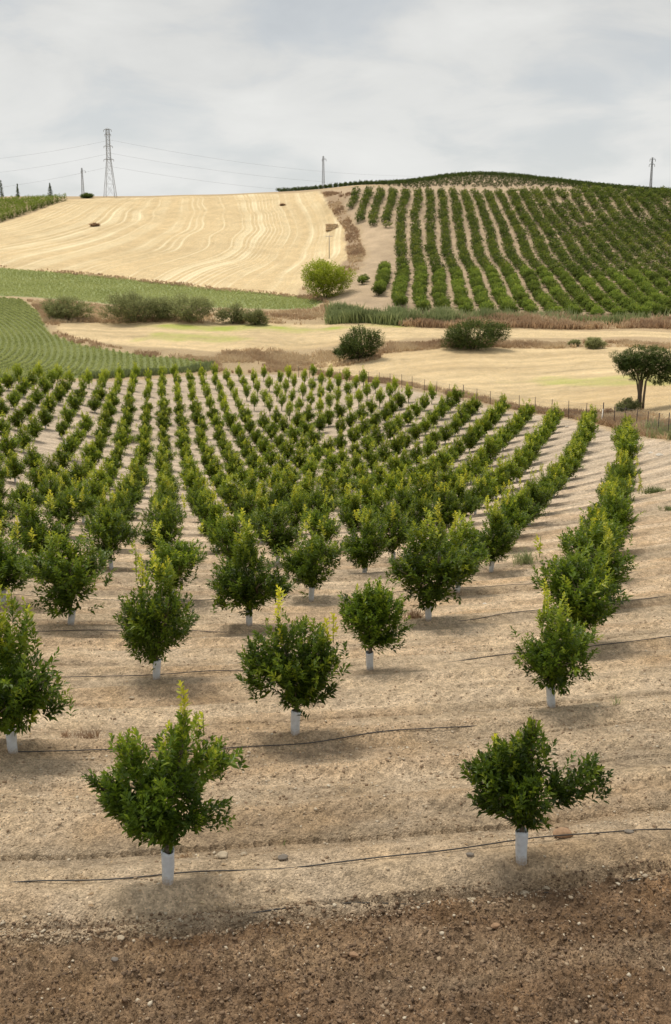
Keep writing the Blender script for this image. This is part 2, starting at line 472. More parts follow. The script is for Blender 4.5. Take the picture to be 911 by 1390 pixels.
def soil_mat():
    m, ns, ls = new_mat('soil')
    o = ns.new('ShaderNodeOutputMaterial'); b = ns.new('ShaderNodeBsdfPrincipled')
    at = ns.new('ShaderNodeAttribute'); at.attribute_name = 'col'
    ru = ns.new('ShaderNodeAttribute'); ru.attribute_name = 'rough'
    geo = ns.new('ShaderNodeNewGeometry')
    def nz(scale, det, rgh=0.6):
        n = ns.new('ShaderNodeTexNoise'); n.inputs['Scale'].default_value = scale; n.inputs['Detail'].default_value = det; n.inputs['Roughness'].default_value = rgh
        ls.new(geo.outputs['Position'], n.inputs['Vector']); return n
    n1 = nz(6, 9, 0.7); n3 = nz(1.4, 4)
    n2 = ns.new('ShaderNodeTexVoronoi'); n2.inputs['Scale'].default_value = 42; ls.new(geo.outputs['Position'], n2.inputs['Vector'])
    n2c = ns.new('ShaderNodeSeparateColor'); ls.new(n2.outputs['Color'], n2c.inputs[0])
    mr = ns.new('ShaderNodeMapRange'); mr.inputs['From Min'].default_value = 0.36; mr.inputs['From Max'].default_value = 0.64
    mr.inputs['To Min'].default_value = 0.68; mr.inputs['To Max'].default_value = 1.28
    ls.new(n1.outputs['Fac'], mr.inputs['Value'])
    mr2 = ns.new('ShaderNodeMapRange'); mr2.inputs['From Min'].default_value = 0.0; mr2.inputs['From Max'].default_value = 1.0
    mr2.inputs['To Min'].default_value = 0.72; mr2.inputs['To Max'].default_value = 1.26
    ls.new(n2c.outputs[0], mr2.inputs['Value'])
    mm0 = ns.new('ShaderNodeMath'); mm0.operation = 'MULTIPLY'; ls.new(mr.outputs[0], mm0.inputs[0]); ls.new(mr2.outputs[0], mm0.inputs[1])
    vo = ns.new('ShaderNodeTexVoronoi'); vo.inputs['Scale'].default_value = 17; vo.inputs['Randomness'].default_value = 1.0
    ls.new(geo.outputs['Position'], vo.inputs['Vector'])
    vr = ns.new('ShaderNodeMapRange'); vr.inputs['From Min'].default_value = 0.10; vr.inputs['From Max'].default_value = 0.26
    vr.inputs['To Min'].default_value = 1.0; vr.inputs['To Max'].default_value = 0.0
    ls.new(vo.outputs['Distance'], vr.inputs['Value'])
    vs = ns.new('ShaderNodeSeparateColor'); ls.new(vo.outputs['Color'], vs.inputs[0])
    vm = ns.new('ShaderNodeMapRange'); vm.inputs['To Min'].default_value = -0.55; vm.inputs['To Max'].default_value = 0.65
    ls.new(vs.outputs[0], vm.inputs['Value'])
    vp = ns.new('ShaderNodeMath'); vp.operation = 'MULTIPLY_ADD'; ls.new(vr.outputs[0], vp.inputs[0]); ls.new(vm.outputs[0], vp.inputs[1]); vp.inputs[2].default_value = 1.0
    mm = ns.new('ShaderNodeMath'); mm.operation = 'MULTIPLY'; ls.new(mm0.outputs[0], mm.inputs[0]); ls.new(vp.outputs[0], mm.inputs[1])
    hs = ns.new('ShaderNodeHueSaturation'); ls.new(at.outputs['Color'], hs.inputs['Color']); ls.new(mm.outputs[0], hs.inputs['Value'])
    mr3 = ns.new('ShaderNodeMapRange'); mr3.inputs['To Min'].default_value = 0.85; mr3.inputs['To Max'].default_value = 1.15
    ls.new(n3.outputs['Fac'], mr3.inputs['Value']); ls.new(mr3.outputs[0], hs.inputs['Saturation'])
    ls.new(hs.outputs[0], b.inputs['Base Color'])
    b.inputs['Roughness'].default_value = 0.95; b.inputs['Specular IOR Level'].default_value = 0.15
    ha = ns.new('ShaderNodeMath'); ha.operation = 'MULTIPLY_ADD'; ls.new(n2.outputs['Distance'], ha.inputs[0]); ha.inputs[1].default_value = -0.16; ls.new(n1.outputs['Fac'], ha.inputs[2])
    bs = ns.new('ShaderNodeMath'); bs.operation = 'MULTIPLY'; ls.new(ru.outputs['Fac'], bs.inputs[0]); bs.inputs[1].default_value = 1.0
    bp = ns.new('ShaderNodeBump'); bp.inputs['Distance'].default_value = 0.14
    ls.new(bs.outputs[0], bp.inputs['Strength']); ls.new(ha.outputs[0], bp.inputs['Height']); ls.new(bp.outputs[0], b.inputs['Normal'])
    ls.new(b.outputs[0], o.inputs['Surface'])
    return m


M_SOIL = soil_mat()


# ------------------------------------------------------------------ mesh helpers
def mesh_np(name, V, Fa, mat, attrs=None, smooth=False):
    """V (n,3); Fa list of (m,k) arrays of equal-size faces or one array"""
    if not isinstance(Fa, (list, tuple)):
        Fa = [Fa]
    Fa = [f for f in Fa if len(f)]
    me = bpy.data.meshes.new(name)
    V = np.ascontiguousarray(V, np.float32)
    me.vertices.add(len(V)); me.vertices.foreach_set('co', V.ravel())
    idx = np.concatenate([f.ravel() for f in Fa]).astype(np.int32)
    tot = np.concatenate([np.full(len(f), f.shape[1]) for f in Fa]).astype(np.int32)
    st = np.concatenate([[0], np.cumsum(tot)[:-1]]).astype(np.int32)
    me.loops.add(len(idx)); me.loops.foreach_set('vertex_index', idx)
    me.polygons.add(len(tot)); me.polygons.foreach_set('loop_start', st)
    me.update(calc_edges=True)
    if smooth:
        me.polygons.foreach_set('use_smooth', np.ones(len(tot), bool))
    for k, a in (attrs or {}).items():
        a = np.asarray(a, np.float32)
        if a.ndim == 1:
            at = me.attributes.new(k, 'FLOAT', 'POINT'); at.data.foreach_set('value', a)
        else:
            at = me.attributes.new(k, 'FLOAT_COLOR', 'POINT')
            at.data.foreach_set('color', np.c_[a, np.ones(len(a))].astype(np.float32).ravel())
    me.materials.append(mat)
    return me


def obj(name, me, parent=None, loc=(0, 0, 0)):
    o = bpy.data.objects.new(name, me)
    o.location = loc
    if parent:
        o.parent = parent
    COL.objects.link(o)
    return o


def tag(o, label=None, cat=None, group=None, kind=None):
    for k, v in (('label', label), ('category', cat), ('group', group), ('kind', kind)):
        if v:
            o[k] = v
    return o


def empty(name, loc, rz=0.0, sc=1.0):
    o = bpy.data.objects.new(name, None)
    o.empty_display_size = 0.2
    o.location = loc; o.rotation_euler = (0, 0, rz)
    o.scale = (sc, sc, sc) if isinstance(sc, (int, float)) else sc
    COL.objects.link(o)
    return o


class Bag:
    """collects vertices and faces of one mesh"""
    def __init__(s):
        s.V = []; s.T = []; s.Q = []; s.A = []; s.n = 0

    def add(s, V, T=None, Q=None, tint=None):
        V = np.asarray(V, float)
        if T is not None and len(T): s.T.append(np.asarray(T) + s.n)
        if Q is not None and len(Q): s.Q.append(np.asarray(Q) + s.n)
        s.V.append(V); s.A.append(np.zeros(len(V)) if tint is None else np.broadcast_to(tint, (len(V),)))
        s.n += len(V)

    def tube(s, pts, rad, k=6, tint=0.0, cap=True):
        pts = np.asarray(pts, float); m = len(pts)
        rad = np.broadcast_to(np.asarray(rad, float), (m,))
        d = np.gradient(pts, axis=0); d /= np.linalg.norm(d, axis=1)[:, None] + 1e-9
        up = np.where(np.abs(d[:, 2:3]) > 0.9, np.array([[1., 0, 0]]), np.array([[0., 0, 1]]))
        a = np.cross(d, up); a /= np.linalg.norm(a, axis=1)[:, None] + 1e-9
        b = np.cross(d, a)
        th = np.arange(k) * 2 * math.pi / k
        V = pts[:, None] + rad[:, None, None] * (np.cos(th)[None, :, None] * a[:, None] + np.sin(th)[None, :, None] * b[:, None])
        V = V.reshape(-1, 3)
        i = np.arange(m - 1)[:, None] * k; j = np.arange(k)[None]; j2 = (j + 1) % k
        Q = np.stack([i + j, i + j2, i + k + j2, i + k + j], -1).reshape(-1, 4)
        T = []
        if cap:
            V = np.vstack([V, pts[:1], pts[-1:]])
            c0, c1 = m * k, m * k + 1
            T = [(c0, (q + 1) % k, q) for q in range(k)] + [(c1, (m - 1) * k + q, (m - 1) * k + (q + 1) % k) for q in range(k)]
        s.add(V, T, Q, tint)

    def box(s, c, size, rz=0.0, tint=0.0):
        hx, hy, hz = [v / 2 for v in size]
        V = np.array([[x, y, z] for z in (-hz, hz) for x, y in ((-hx, -hy), (hx, -hy), (hx, hy), (-hx, hy))])
        cr, sr = math.cos(rz), math.sin(rz)
        V = np.c_[V[:, 0] * cr - V[:, 1] * sr, V[:, 0] * sr + V[:, 1] * cr, V[:, 2]] + np.array(c)
        s.add(V, None, [(0, 3, 2, 1), (4, 5, 6, 7), (0, 1, 5, 4), (1, 2, 6, 5), (2, 3, 7, 6), (3, 0, 4, 7)], tint)

    def mesh(s, name, mat, smooth=False):
        V = np.vstack(s.V); Fa = []
        if s.T: Fa.append(np.vstack(s.T))
        if s.Q: Fa.append(np.vstack(s.Q))
        return mesh_np(name, V, Fa, mat, {'tint': np.concatenate(s.A)}, smooth)


def unit(v):
    return v / (np.linalg.norm(v, axis=-1, keepdims=True) + 1e-9)


def add_leaves(bag, P, D, L, W, tint, r, droop=0.15, fold=0.18, simple=False):
    """one leaf per row: base P, direction D, length L, width W"""
    n = len(P)
    D = unit(D)
    S = unit(np.cross(D, np.array([0, 0, 1.0]) + r.normal(0, .35, (n, 3))))
    U = np.cross(S, D)
    L = np.broadcast_to(L, (n,))[:, None]; W = np.broadcast_to(W, (n,))[:, None]
    if simple:
        mid = P + D * L * .5
        tip = P + D * L - np.array([0, 0, 1.]) * L * droop
        V = np.stack([P, mid + S * W * .5, tip, mid - S * W * .5], 1).reshape(-1, 3)
        b = np.arange(n)[:, None] * 4
        bag.add(V, None, b + np.array([[0, 1, 2, 3]]), np.repeat(tint, 4))
        return
    m1 = P + D * L * .45
    tip = P + D * L - np.array([0, 0, 1.]) * L * droop
    V = np.stack([P, m1 + S * W * .5 + U * W * fold, m1, m1 - S * W * .5 + U * W * fold, tip], 1).reshape(-1, 3)
    b = np.arange(n)[:, None] * 5
    T = np.concatenate([b + np.array([[0, 1, 2]]), b + np.array([[0, 2, 3]]), b + np.array([[2, 1, 4]]), b + np.array([[2, 4, 3]])])
    bag.add(V, T, None, np.repeat(tint, 5))


def shoots(bag, tips, dirs, stem, per, leaf, tint, r, aspect=.38, simple=False, start=.1, wood=None):
    """leafy twigs ending at tips"""
    n = len(tips)
    dirs = unit(dirs)
    a = unit(np.cross(dirs, r.normal(0, 1, (n, 3)))); b = np.cross(dirs, a)
    t = np.linspace(start, 1, per)[None, :] + r.normal(0, .02, (n, per))
    ang = np.arange(per)[None, :] * 2.4 + r.uniform(0, 6.3, (n, 1)) + r.normal(0, .3, (n, per))
    st = np.broadcast_to(stem, (n,))[:, None, None]
    P = tips[:, None] - dirs[:, None] * st * (1 - t[..., None])
    open_ = (1.15 - .75 * t)[..., None]
    rad = np.cos(ang)[..., None] * a[:, None] + np.sin(ang)[..., None] * b[:, None]
    D = dirs[:, None] * np.cos(open_) + rad * np.sin(open_) + r.normal(0, .12, (n, per, 3))
    Ls = leaf * (1 - .35 * t) * r.uniform(.75, 1.2, (n, per))
    tt = np.broadcast_to(tint, (n,))[:, None] + .12 * (t - .6) + r.normal(0, .07, (n, per))
    add_leaves(bag, P.reshape(-1, 3), D.reshape(-1, 3), Ls.ravel(), Ls.ravel() * aspect, np.clip(tt.ravel(), 0, 1), r, simple=simple)
    if wood is not None:
        for k in range(n):
            wood.tube([tips[k] - dirs[k] * float(st[k if len(st) > 1 else 0, 0, 0]), tips[k]], [.006, .003], 3, cap=False)


def in_lobes(lobes, n, r, bias=2.2):
    lo = np.array([l[:6] for l in lobes], float)
    w = lo[:, 3] * lo[:, 4] * lo[:, 5]; w = w ** .8; w /= w.sum()
    k = r.choice(len(lo), n, p=w)
    d = unit(r.normal(0, 1, (n, 3)))
    rr = r.uniform(0.03, 1, n) ** (1 / bias)
    return lo[k, :3] + d * rr[:, None] * lo[k, 3:6], k


def tree_wood(lobes, z_fork, r, r0=.03, limbs=None):
    w = Bag()
    lean = r.normal(0, .015, 2)
    w.tube([(0, 0, -.08), (lean[0] * .5, lean[1] * .5, z_fork * .5), (lean[0], lean[1], z_fork)], [r0 * 1.25, r0 * 1.05, r0], 8)
    for l in lobes:
        c = np.array(l[:3]); st = np.array([lean[0], lean[1], z_fork - .03])
        mid = st + (c - st) * .5 + np.array([0, 0, -.04]) + r.normal(0, .02, 3)
        w.tube([st, mid, c], [r0 * .6, r0 * .42, r0 * .2], 6)
        for q in range(3):
            e = c + unit(r.normal(0, 1, 3) + np.array([0, 0, .5])) * np.array(l[3:6]) * .75
            w.tube([mid, (mid + e) / 2 + r.normal(0, .03, 3), e], [r0 * .3, r0 * .2, r0 * .08], 4)
    return w


def young_tree_meshes(tag_, lobes, seed, n=230, per=15, leaf=.095, stem=.26, tops=(), z_fork=.5, base_t=.28, simple=False, wood=True):
    """crown, trunk and (if any) yellow new shoots of a young citrus tree"""
    r = np.random.default_rng(seed)
    bag = Bag()
    tips, k = in_lobes(lobes, n, r)
    core = np.array([0, 0, .65])
    ex = r.random(n) < .14
    cl_k = np.array([lobes[q][:3] for q in k])
    tips = np.where(ex[:, None], cl_k + (tips - cl_k) * r.uniform(1.05, 1.4, (n, 1)), tips)
    out = unit(tips - core)
    d = out * .9 + np.array([0, 0, .55]) + r.normal(0, .3, (n, 3))
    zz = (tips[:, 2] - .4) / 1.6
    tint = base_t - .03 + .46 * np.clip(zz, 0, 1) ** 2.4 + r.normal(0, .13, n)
    shoots(bag, tips, d, stem * r.uniform(.7, 1.2, n), per, leaf, tint, r, simple=simple)
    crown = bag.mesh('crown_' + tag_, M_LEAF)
    w = tree_wood(lobes[:6], z_fork, r)
    trunk = w.mesh('trunk_' + tag_, M_BARK, True)
    new = []
    if tops:
        for (x, y, z, h, tn) in tops:
            nb = Bag()
            m_ = max(1, int(h / .09))
            tp = np.array([[x + r.normal(0, .025), y + r.normal(0, .025), z + h * (q + 1) / m_] for q in range(m_)])
            shoots(nb, tp, np.array([[0, 0, 1.]]) + r.normal(0, .2, (m_, 3)), .16, max(8, int(per * .8)), leaf * .9, tn, r, start=.0, aspect=.42, simple=simple)
            nb.tube([(x, y, z - .1), (x, y, z + h)], [.006, .003], 4, tint=.5)
            new.append(nb.mesh('new_shoot', M_LEAF))
    return crown, trunk, new


def guard_mesh(seed, hgt=.44):
    r = np.random.default_rng(seed)
    k = 20; g = Bag()
    rings = 9
    V = []
    for side, off in ((0, 0.0), (1, -.004)):
        for i in range(rings):
            z = -.03 + (hgt + .03) * i / (rings - 1)
            rr = .062 + .012 * i / (rings - 1) + off
            for j in range(k):
                a = 2 * math.pi * j / k
                wob = .0035 * math.sin(3 * a + i * .9) + .002 * math.sin(7 * a - i)
                zz = z + (.012 * math.sin(a * 2 + seed) if i == rings - 1 else 0)
                V.append(((rr + wob) * math.cos(a) + .03 * z * math.sin(seed), (rr + wob) * math.sin(a) + .02 * z, zz))
    Q = []
    for i in range(rings - 1):
        for j in range(k):
            j2 = (j + 1) % k
            Q.append((i * k + j, i * k + j2, (i + 1) * k + j2, (i + 1) * k + j))
            o_ = rings * k
            Q.append((o_ + i * k + j, o_ + (i + 1) * k + j, o_ + (i + 1) * k + j2, o_ + i * k + j2))
    o_ = rings * k; t0 = (rings - 1) * k
    for j in range(k):
        j2 = (j + 1) % k
        Q.append((t0 + j, t0 + j2, o_ + t0 + j2, o_ + t0 + j))
    g.add(V, None, Q)
    return g.mesh('trunk_guard', M_GUARD, True)


GUARDS = [guard_mesh(s) for s in (1, 2, 5)]

# ------------------------------------------------------------------ land
NU = 860
ys = [3.0]
while ys[-1] < 8: ys.append(ys[-1] * 1.012)
while ys[-1] < 22: ys.append(ys[-1] * 1.0026)
while ys[-1] < 620: ys.append(ys[-1] * 1.0042)
while ys[-1] < 4000: ys.append(ys[-1] * 1.03)
ys = np.array(ys); NV = len(ys)
uu = np.linspace(-1, 1, NU)
uu = uu * .40 + np.sign(uu) * np.abs(uu) ** 5 * .32
XX = uu[None, :] * (ys[:, None] + 1.5); YY = np.repeat(ys[:, None], NU, 1)
ZZ = height(XX, YY)
X = XX.ravel(); Y = YY.ravel(); Z = ZZ.ravel()
near = Y < 215
li = np.zeros_like(X); lj = np.zeros_like(X)
li, lj = lattice(X, Y)
rel = np.zeros_like(X)


def bump_near(X, Y, li, lj):
    """furrows, tyre ruts and clods of the orchard floor, in metres"""
    fade = 1 - sstep(70, 150, Y)
    wob = fbm(li * .5, lj * .35, 3, 11) * .5
    cr = (lj * 3 + wob * .9 + .25) % 1.0; cr = np.minimum(cr, 1 - cr)
    crm = sstep(-.1, .15, fbm(li * .8, np.floor(lj * 3 + wob * .9 + .25) * 7.7, 3, 140))
    f = .045 * np.sin((lj + wob * .35) * 2 * math.pi * 3) + .026 * np.sin((lj + wob * .6) * 2 * math.pi * 7 + 1.0)
    f += .17 * fbm(li * .7, lj * 3.2, 5, 21) - .085 * np.exp(-(cr / .028) ** 2) * crm
    f += .05 * fbm(X * 1.3, Y * 1.3, 4, 31)
    ph = np.abs(((lj + wob * .12) % 1) - 0.0); ph = np.minimum(ph, 1 - ph)
    f += .075 * np.exp(-(ph / .10) ** 2)                           # low ridge along each tree line
    patch = sstep(-.08, .16, fbm(li * 1.1, lj * 4.5, 4, 47))
    f += .10 * np.abs(fbm(X * 8, Y * 8, 4, 41, .75)) * patch * (1 - sstep(25, 60, Y))
    # lug marks of tyres, two tracks per lane
    tr = np.exp(-(((lj + wob * .15) % 1 - .38) / .06) ** 2) + np.exp(-(((lj + wob * .15) % 1 - .70) / .06) ** 2)
    f += tr * (-.02 + .012 * np.sin((li * 4.2 + (lj % 1 - .5) * 3) * 2 * math.pi / .22)) * (1 - sstep(20, 40, Y))
    till = sstep(.016, -.016, lj - .90 + fbm(li * 1.2, lj * 0 + 3, 3, 55) * .16)
    cl_ = np.abs(fbm(X * 4.5, Y * 4.5, 4, 61, .62)) * 2
    cl2 = np.abs(fbm(X * 11, Y * 11, 3, 63, .7)) * 2
    f = f * (1 - till * .6) + till * (cl_ * .16 + cl2 * .075 + .10 * fbm(X * 1.6, Y * 1.6, 3, 71) - .03)
    # slump line where the tilled bank begins
    e = lj - .90 + fbm(li * 1.2, lj * 0 + 3, 3, 55) * .16
    f -= .20 * np.exp(-((e + .012) / .026) ** 2) * (0.35 + 0.65 * sstep(-.1, .25, fbm(li * .9, lj * 0, 2, 81) + .1))
    return f * fade, till * fade


b_, till = bump_near(X[near], Y[near], li[near], lj[near])
d_or = sdist(P_ORCH, X[near], Y[near])
m_or_near = sstep(-.6, 1.0, d_or + fbm(X[near] * .4, Y[near] * .4, 3, 5) * 2)
Z[near] += b_ * m_or_near
allu = np.zeros_like(X)
tl = np.zeros_like(X); tl[near] = till
m_or = np.zeros_like(X); m_or[near] = m_or_near
far = Y > 90
Xf, Yf = X[far], Y[far]


def fmask(P, soft=1.2, wob=1.5, seed=0):
    m = np.zeros_like(X)
    m[far] = sstep(-soft, soft, sdist(P, Xf, Yf) + fbm(Xf * .25, Yf * .25, 3, seed) * wob * 2)
    return m


def C(r, g, b):
    return np.array([r, g, b])


col = np.empty((len(X), 3)); col[:] = C(.48, .36, .215)
n_lo = fbm(X * .03, Y * .03, 4, 101)
n_md = fbm(X * .25, Y * .25, 4, 102)
col *= (1 + .5 * n_lo + .35 * n_md)[:, None]
# rough dry grassland, browner in places
mixc = lambda m, c: col * (1 - m[:, None]) + np.asarray(c) * m[:, None]
col = mixc(sstep(.0, .25, n_md + n_lo) * .5, C(.41, .30, .185))
# orchard floor
nl = np.zeros_like(X); nl[near] = fbm(li[near] * .3, lj[near] * 2.6, 6, 103, .6)
ns_ = np.zeros_like(X); ns_[near] = fbm(X[near] * .8, Y[near] * .8, 4, 104)
oc = C(.60, .46, .31)[None] * (1 + 1.0 * nl + .45 * ns_)[:, None]
red = sstep(.02, .3, nl * 1.2 - ns_ * .6)[:, None]
oc = oc * (1 - .35 * red) + C(.42, .275, .155) * .35 * red
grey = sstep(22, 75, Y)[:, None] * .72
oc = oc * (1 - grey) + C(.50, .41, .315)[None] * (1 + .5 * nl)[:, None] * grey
ph = (lj + nl * .08) % 1.0; ph = np.minimum(ph, 1 - ph)
dk = np.exp(-(ph / .05) ** 2) * (.4 + .8 * sstep(20, 60, Y)) * sstep(-.25, .2, ns_ + .05)      # damp earth along the drip lines
pch = np.zeros_like(X); pch[near] = sstep(-.08, .16, fbm(li[near] * 1.1, lj[near] * 4.5, 4, 47)) * (1 - sstep(40, 90, Y[near]))
oc = oc * (1 - .42 * pch[:, None]) + C(.44, .285, .155) * (1 + .8 * fbm(X * 3, Y * 3, 3, 130))[:, None] * .42 * pch[:, None]
band = .5 + .5 * np.sin((lj + nl * .3) * 2 * math.pi * 3 + .8)                # crusts and loose earth between the passes of the tractor
oc = oc * (1 + .26 * (band - .5))[:, None]
oc = oc * (1 - .42 * np.clip(dk, 0, 1.2))[:, None]
tc_ = C(.27, .172, .10)[None] * (1 + .7 * fbm(X * 2.2, Y * 2.2, 4, 105))[:, None]
tl2 = np.clip(tl * (1 - .35 * sstep(.02, .2, fbm(X * .5, Y * 1.1, 3, 106))), 0, 1)
oc = oc * (1 - tl2[:, None]) + tc_ * tl2[:, None]
col = col * (1 - m_or[:, None]) + oc * m_or[:, None]
# hill soil of the orange groves
P_HILL = poly([(438, 258), (455, 258), (520, 254), (600, 241), (650, 236.5), (700, 239.5), (760, 247), (830, 255), (911, 262), (1100, 277), (1200, 300), (1200, 440), (911, 436), (780, 432), (540, 425),
               (450, 412), (452, 392), (488, 370), (500, 345), (487, 310), (462, 275)])
m_h = fmask(P_HILL, 1.5, 2, 1)
hc = C(.47, .355, .235)[None] * (1 + .5 * n_md + .25 * n_lo)[:, None]
col = col * (1 - m_h[:, None]) + hc * m_h[:, None]
P_SUM = poly([(520, 255), (600, 241), (650, 236.5), (700, 239.5), (760, 247), (830, 255), (911, 262), (800, 258), (700, 255), (560, 256)])
# track and bank below the summit
P_TRK = poly([(436, 258), (470, 257), (560, 255.3), (680, 253.5), (800, 256.5), (800, 258.5), (680, 256.5), (560, 258), (470, 261), (440, 262)])
col = mixc(fmask(P_TRK, .8, .6, 2) * .8, C(.50, .38, .25))
# stubble
m_s = fmask(P_ST, 1.0, 1.2, 3)
sel = m_s > 0
s = np.zeros_like(X); s[sel] = swath(X[sel], Y[sel])
s = s + fbm(X * .05, Y * .05, 3, 110) * 3.0
q = s / 5.2
st = _h(np.floor(q), np.zeros_like(q), 5)
fr = q - np.floor(q)
line = np.exp(-((fr - .5 + .12 * fbm(X * .06, Y * .06, 2, 120)) / .15) ** 2) * sstep(.1, .8, st)
q2 = s / 17.0 + .3 + .15 * fbm(X * .02, Y * .02, 2, 121)
fr2 = np.abs(q2 - np.floor(q2) - .5)
broad = sstep(.34, .12, fr2) * _h(np.floor(q2), np.zeros_like(q), 9)
brk = sstep(-.2, .15, fbm(X * .045, Y * .045, 3, 112))
sc_ = C(.63, .48, .27)[None] * (1 + .22 * fbm(X * 1.1, Y * 1.1, 3, 150) + .28 * n_md + .25 * n_lo)[:, None]
lf = np.clip(line * .75 + broad * .55, 0, 1) * (.35 + .65 * brk)
sc_ = sc_ * (1 - lf[:, None]) + C(.84, .73, .48) * lf[:, None]
col = col * (1 - m_s[:, None]) + sc_ * m_s[:, None]
# gully strip
col = mixc(fmask(P_CR, 1.2, 2, 4), C(.38, .275, .175))
# pale fields of the valley
m_c = np.maximum(fmask(P_TC, 1.0, 1.2, 6), fmask(P_TD, 1.0, 1.2, 7))
bandc = fbm(X * .03 + Y * .02, Y * .35, 4, 113)
tcx_ = C(.62, .475, .275)[None] * (1 + .5 * bandc + .3 * n_md + .28 * fbm(X * 1.0, Y * .8, 3, 151))[:, None]
ora = sstep(.05, .3, fbm(X * .02, Y * .06, 3, 114))[:, None]
tcx_ = tcx_ * (1 - .4 * ora) + C(.50, .34, .17) * .4 * ora
col = col * (1 - m_c[:, None]) + tcx_ * m_c[:, None]
for P_, k_, sd_ in ((P_GREENLIME, 1.0, 8), (P_GREENLIME2, .8, 9), (P_GREENLIME3, .7, 10)):
    col = mixc(fmask(P_, 2.5, 3, sd_) * k_ * np.clip(.75 + n_md * 1.2, 0, 1), C(.40, .44, .10))
# green crops: soil under the leaves
m_ga = fmask(P_GA, .6, .5, 11); m_gb = fmask(P_GB, .8, .8, 12)
col = mixc(m_ga, C(.22, .245, .10)); col = mixc(m_gb, C(.31, .345, .15))
col[m_gb > .3] *= (1 + .35 * n_md[m_gb > .3])[:, None]
col = np.clip(col, .01, .85)
rough = np.where(near, .9 - .5 * sstep(20, 80, Y), .35)

reg = np.zeros(len(X), int)                     # 0 dry land, 1 orchard, 2 stubble, 3 pale fields, 4 green fields, 5 grove hill
reg[m_h > .5] = 5; reg[m_or > .5] = 1; reg[m_s > .5] = 2; reg[m_c > .5] = 3; reg[(m_ga > .5) | (m_gb > .5)] = 4
V = np.c_[X, Y, Z]
G3 = V.reshape(NV, NU, 3)
tu = np.gradient(G3, axis=1); tv = np.gradient(G3, axis=0)
NRM = unit(np.cross(tu, tv)).reshape(-1, 3)
ii, jj = np.meshgrid(np.arange(NV - 1), np.arange(NU - 1), indexing='ij')
a0 = (ii * NU + jj).ravel()
Qall = np.stack([a0, a0 + 1, a0 + NU + 1, a0 + NU], 1)
fr_ = reg[a0]
for rid, nm in ((0, 'ground'), (1, 'orchard_soil'), (2, 'stubble_field'), (3, 'field'), (4, 'crop_field'), (5, 'hill')):
    qs = Qall[fr_ == rid]
    us, inv = np.unique(qs, return_inverse=True)
    me = mesh_np(nm, V[us], inv.reshape(-1, 4), M_SOIL, {'col': col[us], 'rough': rough[us]}, True)
    me.normals_split_custom_set_from_vertices(NRM[us].tolist())
    tag(obj(nm, me), kind='structure')


def micro(x, y):
    """height with the furrows, for things that stand on the orchard floor"""
    x = np.atleast_1d(np.asarray(x, float)); y = np.atleast_1d(np.asarray(y, float))
    z = height(x, y)
    a, b = lattice(x, y)
    f, _ = bump_near(x, y, a, b)
    m = sstep(-.6, 1.0, sdist(P_ORCH, x, y) + fbm(x * .4, y * .4, 3, 5) * 2)
    return z + f * m * (y < 215)


def mz(x, y):
    return float(micro(x, y)[0])

#@@PART2
ORD = ['zeroth', 'first', 'second', 'third', 'fourth', 'fifth', 'sixth', 'seventh', 'eighth', 'ninth', 'tenth', 'eleventh', 'twelfth', 'thirteenth',
       'fourteenth', 'fifteenth', 'sixteenth', 'seventeenth', 'eighteenth', 'nineteenth', 'twentieth']
ORD += ['twenty-' + o for o in ORD[1:10]] + ['thirtieth'] + ['thirty-' + o for o in ORD[1:10]] + ['fortieth'] + ['forty-' + o for o in ORD[1:10]] + ['fiftieth']


def replicate(tmpl, places, name, mat, attr=True):
    """many copies of template arrays (V, faces, tint) merged into one mesh; places rows: x, y, z, rot, sx, sz, dt"""
    Vs, Fs, As = [], [], []
    n = 0
    for (x, y, z, a, sx, sz, dt, k) in places:
        V, Fa, A = tmpl[k % len(tmpl)]
        c, s_ = math.cos(a), math.sin(a)
        W = np.c_[(V[:, 0] * c - V[:, 1] * s_) * sx + x, (V[:, 0] * s_ + V[:, 1] * c) * sx + y, V[:, 2] * sz + z]
        Vs.append(W); Fs.append(Fa + n); As.append(np.clip(A + dt, 0, 1)); n += len(V)
    return mesh_np(name, np.vstack(Vs), np.vstack(Fs), mat, {'tint': np.concatenate(As)})


def template(bag):
    return np.vstack(bag.V), (np.vstack(bag.Q) if bag.Q else np.vstack(bag.T)), np.concatenate(bag.A)


# ------------------------------------------------------------------ the young orchard
def rand_lobes(seed, wide=1.0, tall=1.0):
    r = np.random.default_rng(seed)
    L = [(0, 0, 1.0 * tall, .60 * wide, .60 * wide, .46 * tall), (r.normal(0, .06), r.normal(0, .06), .56, .36 * wide, .36 * wide, .24)]
    a0_ = r.uniform(0, 6.3)
    for q in range(4):
        a = a0_ + q * 1.57 + r.normal(0, .35)
        R = r.uniform(.3, .52) * wide
        L.append((R * math.cos(a), R * math.sin(a), r.uniform(.8, 1.3) * tall, r.uniform(.26, .38) * wide, r.uniform(.26, .38) * wide, r.uniform(.2, .34)))
    for q in range(r.integers(2, 4)):
        a = r.uniform(0, 6.3); R = r.uniform(.05, .3)
        L.append((R * math.cos(a), R * math.sin(a), r.uniform(1.4, 1.65) * tall, .2 * wide, .2 * wide, r.uniform(.2, .36)))
    return L


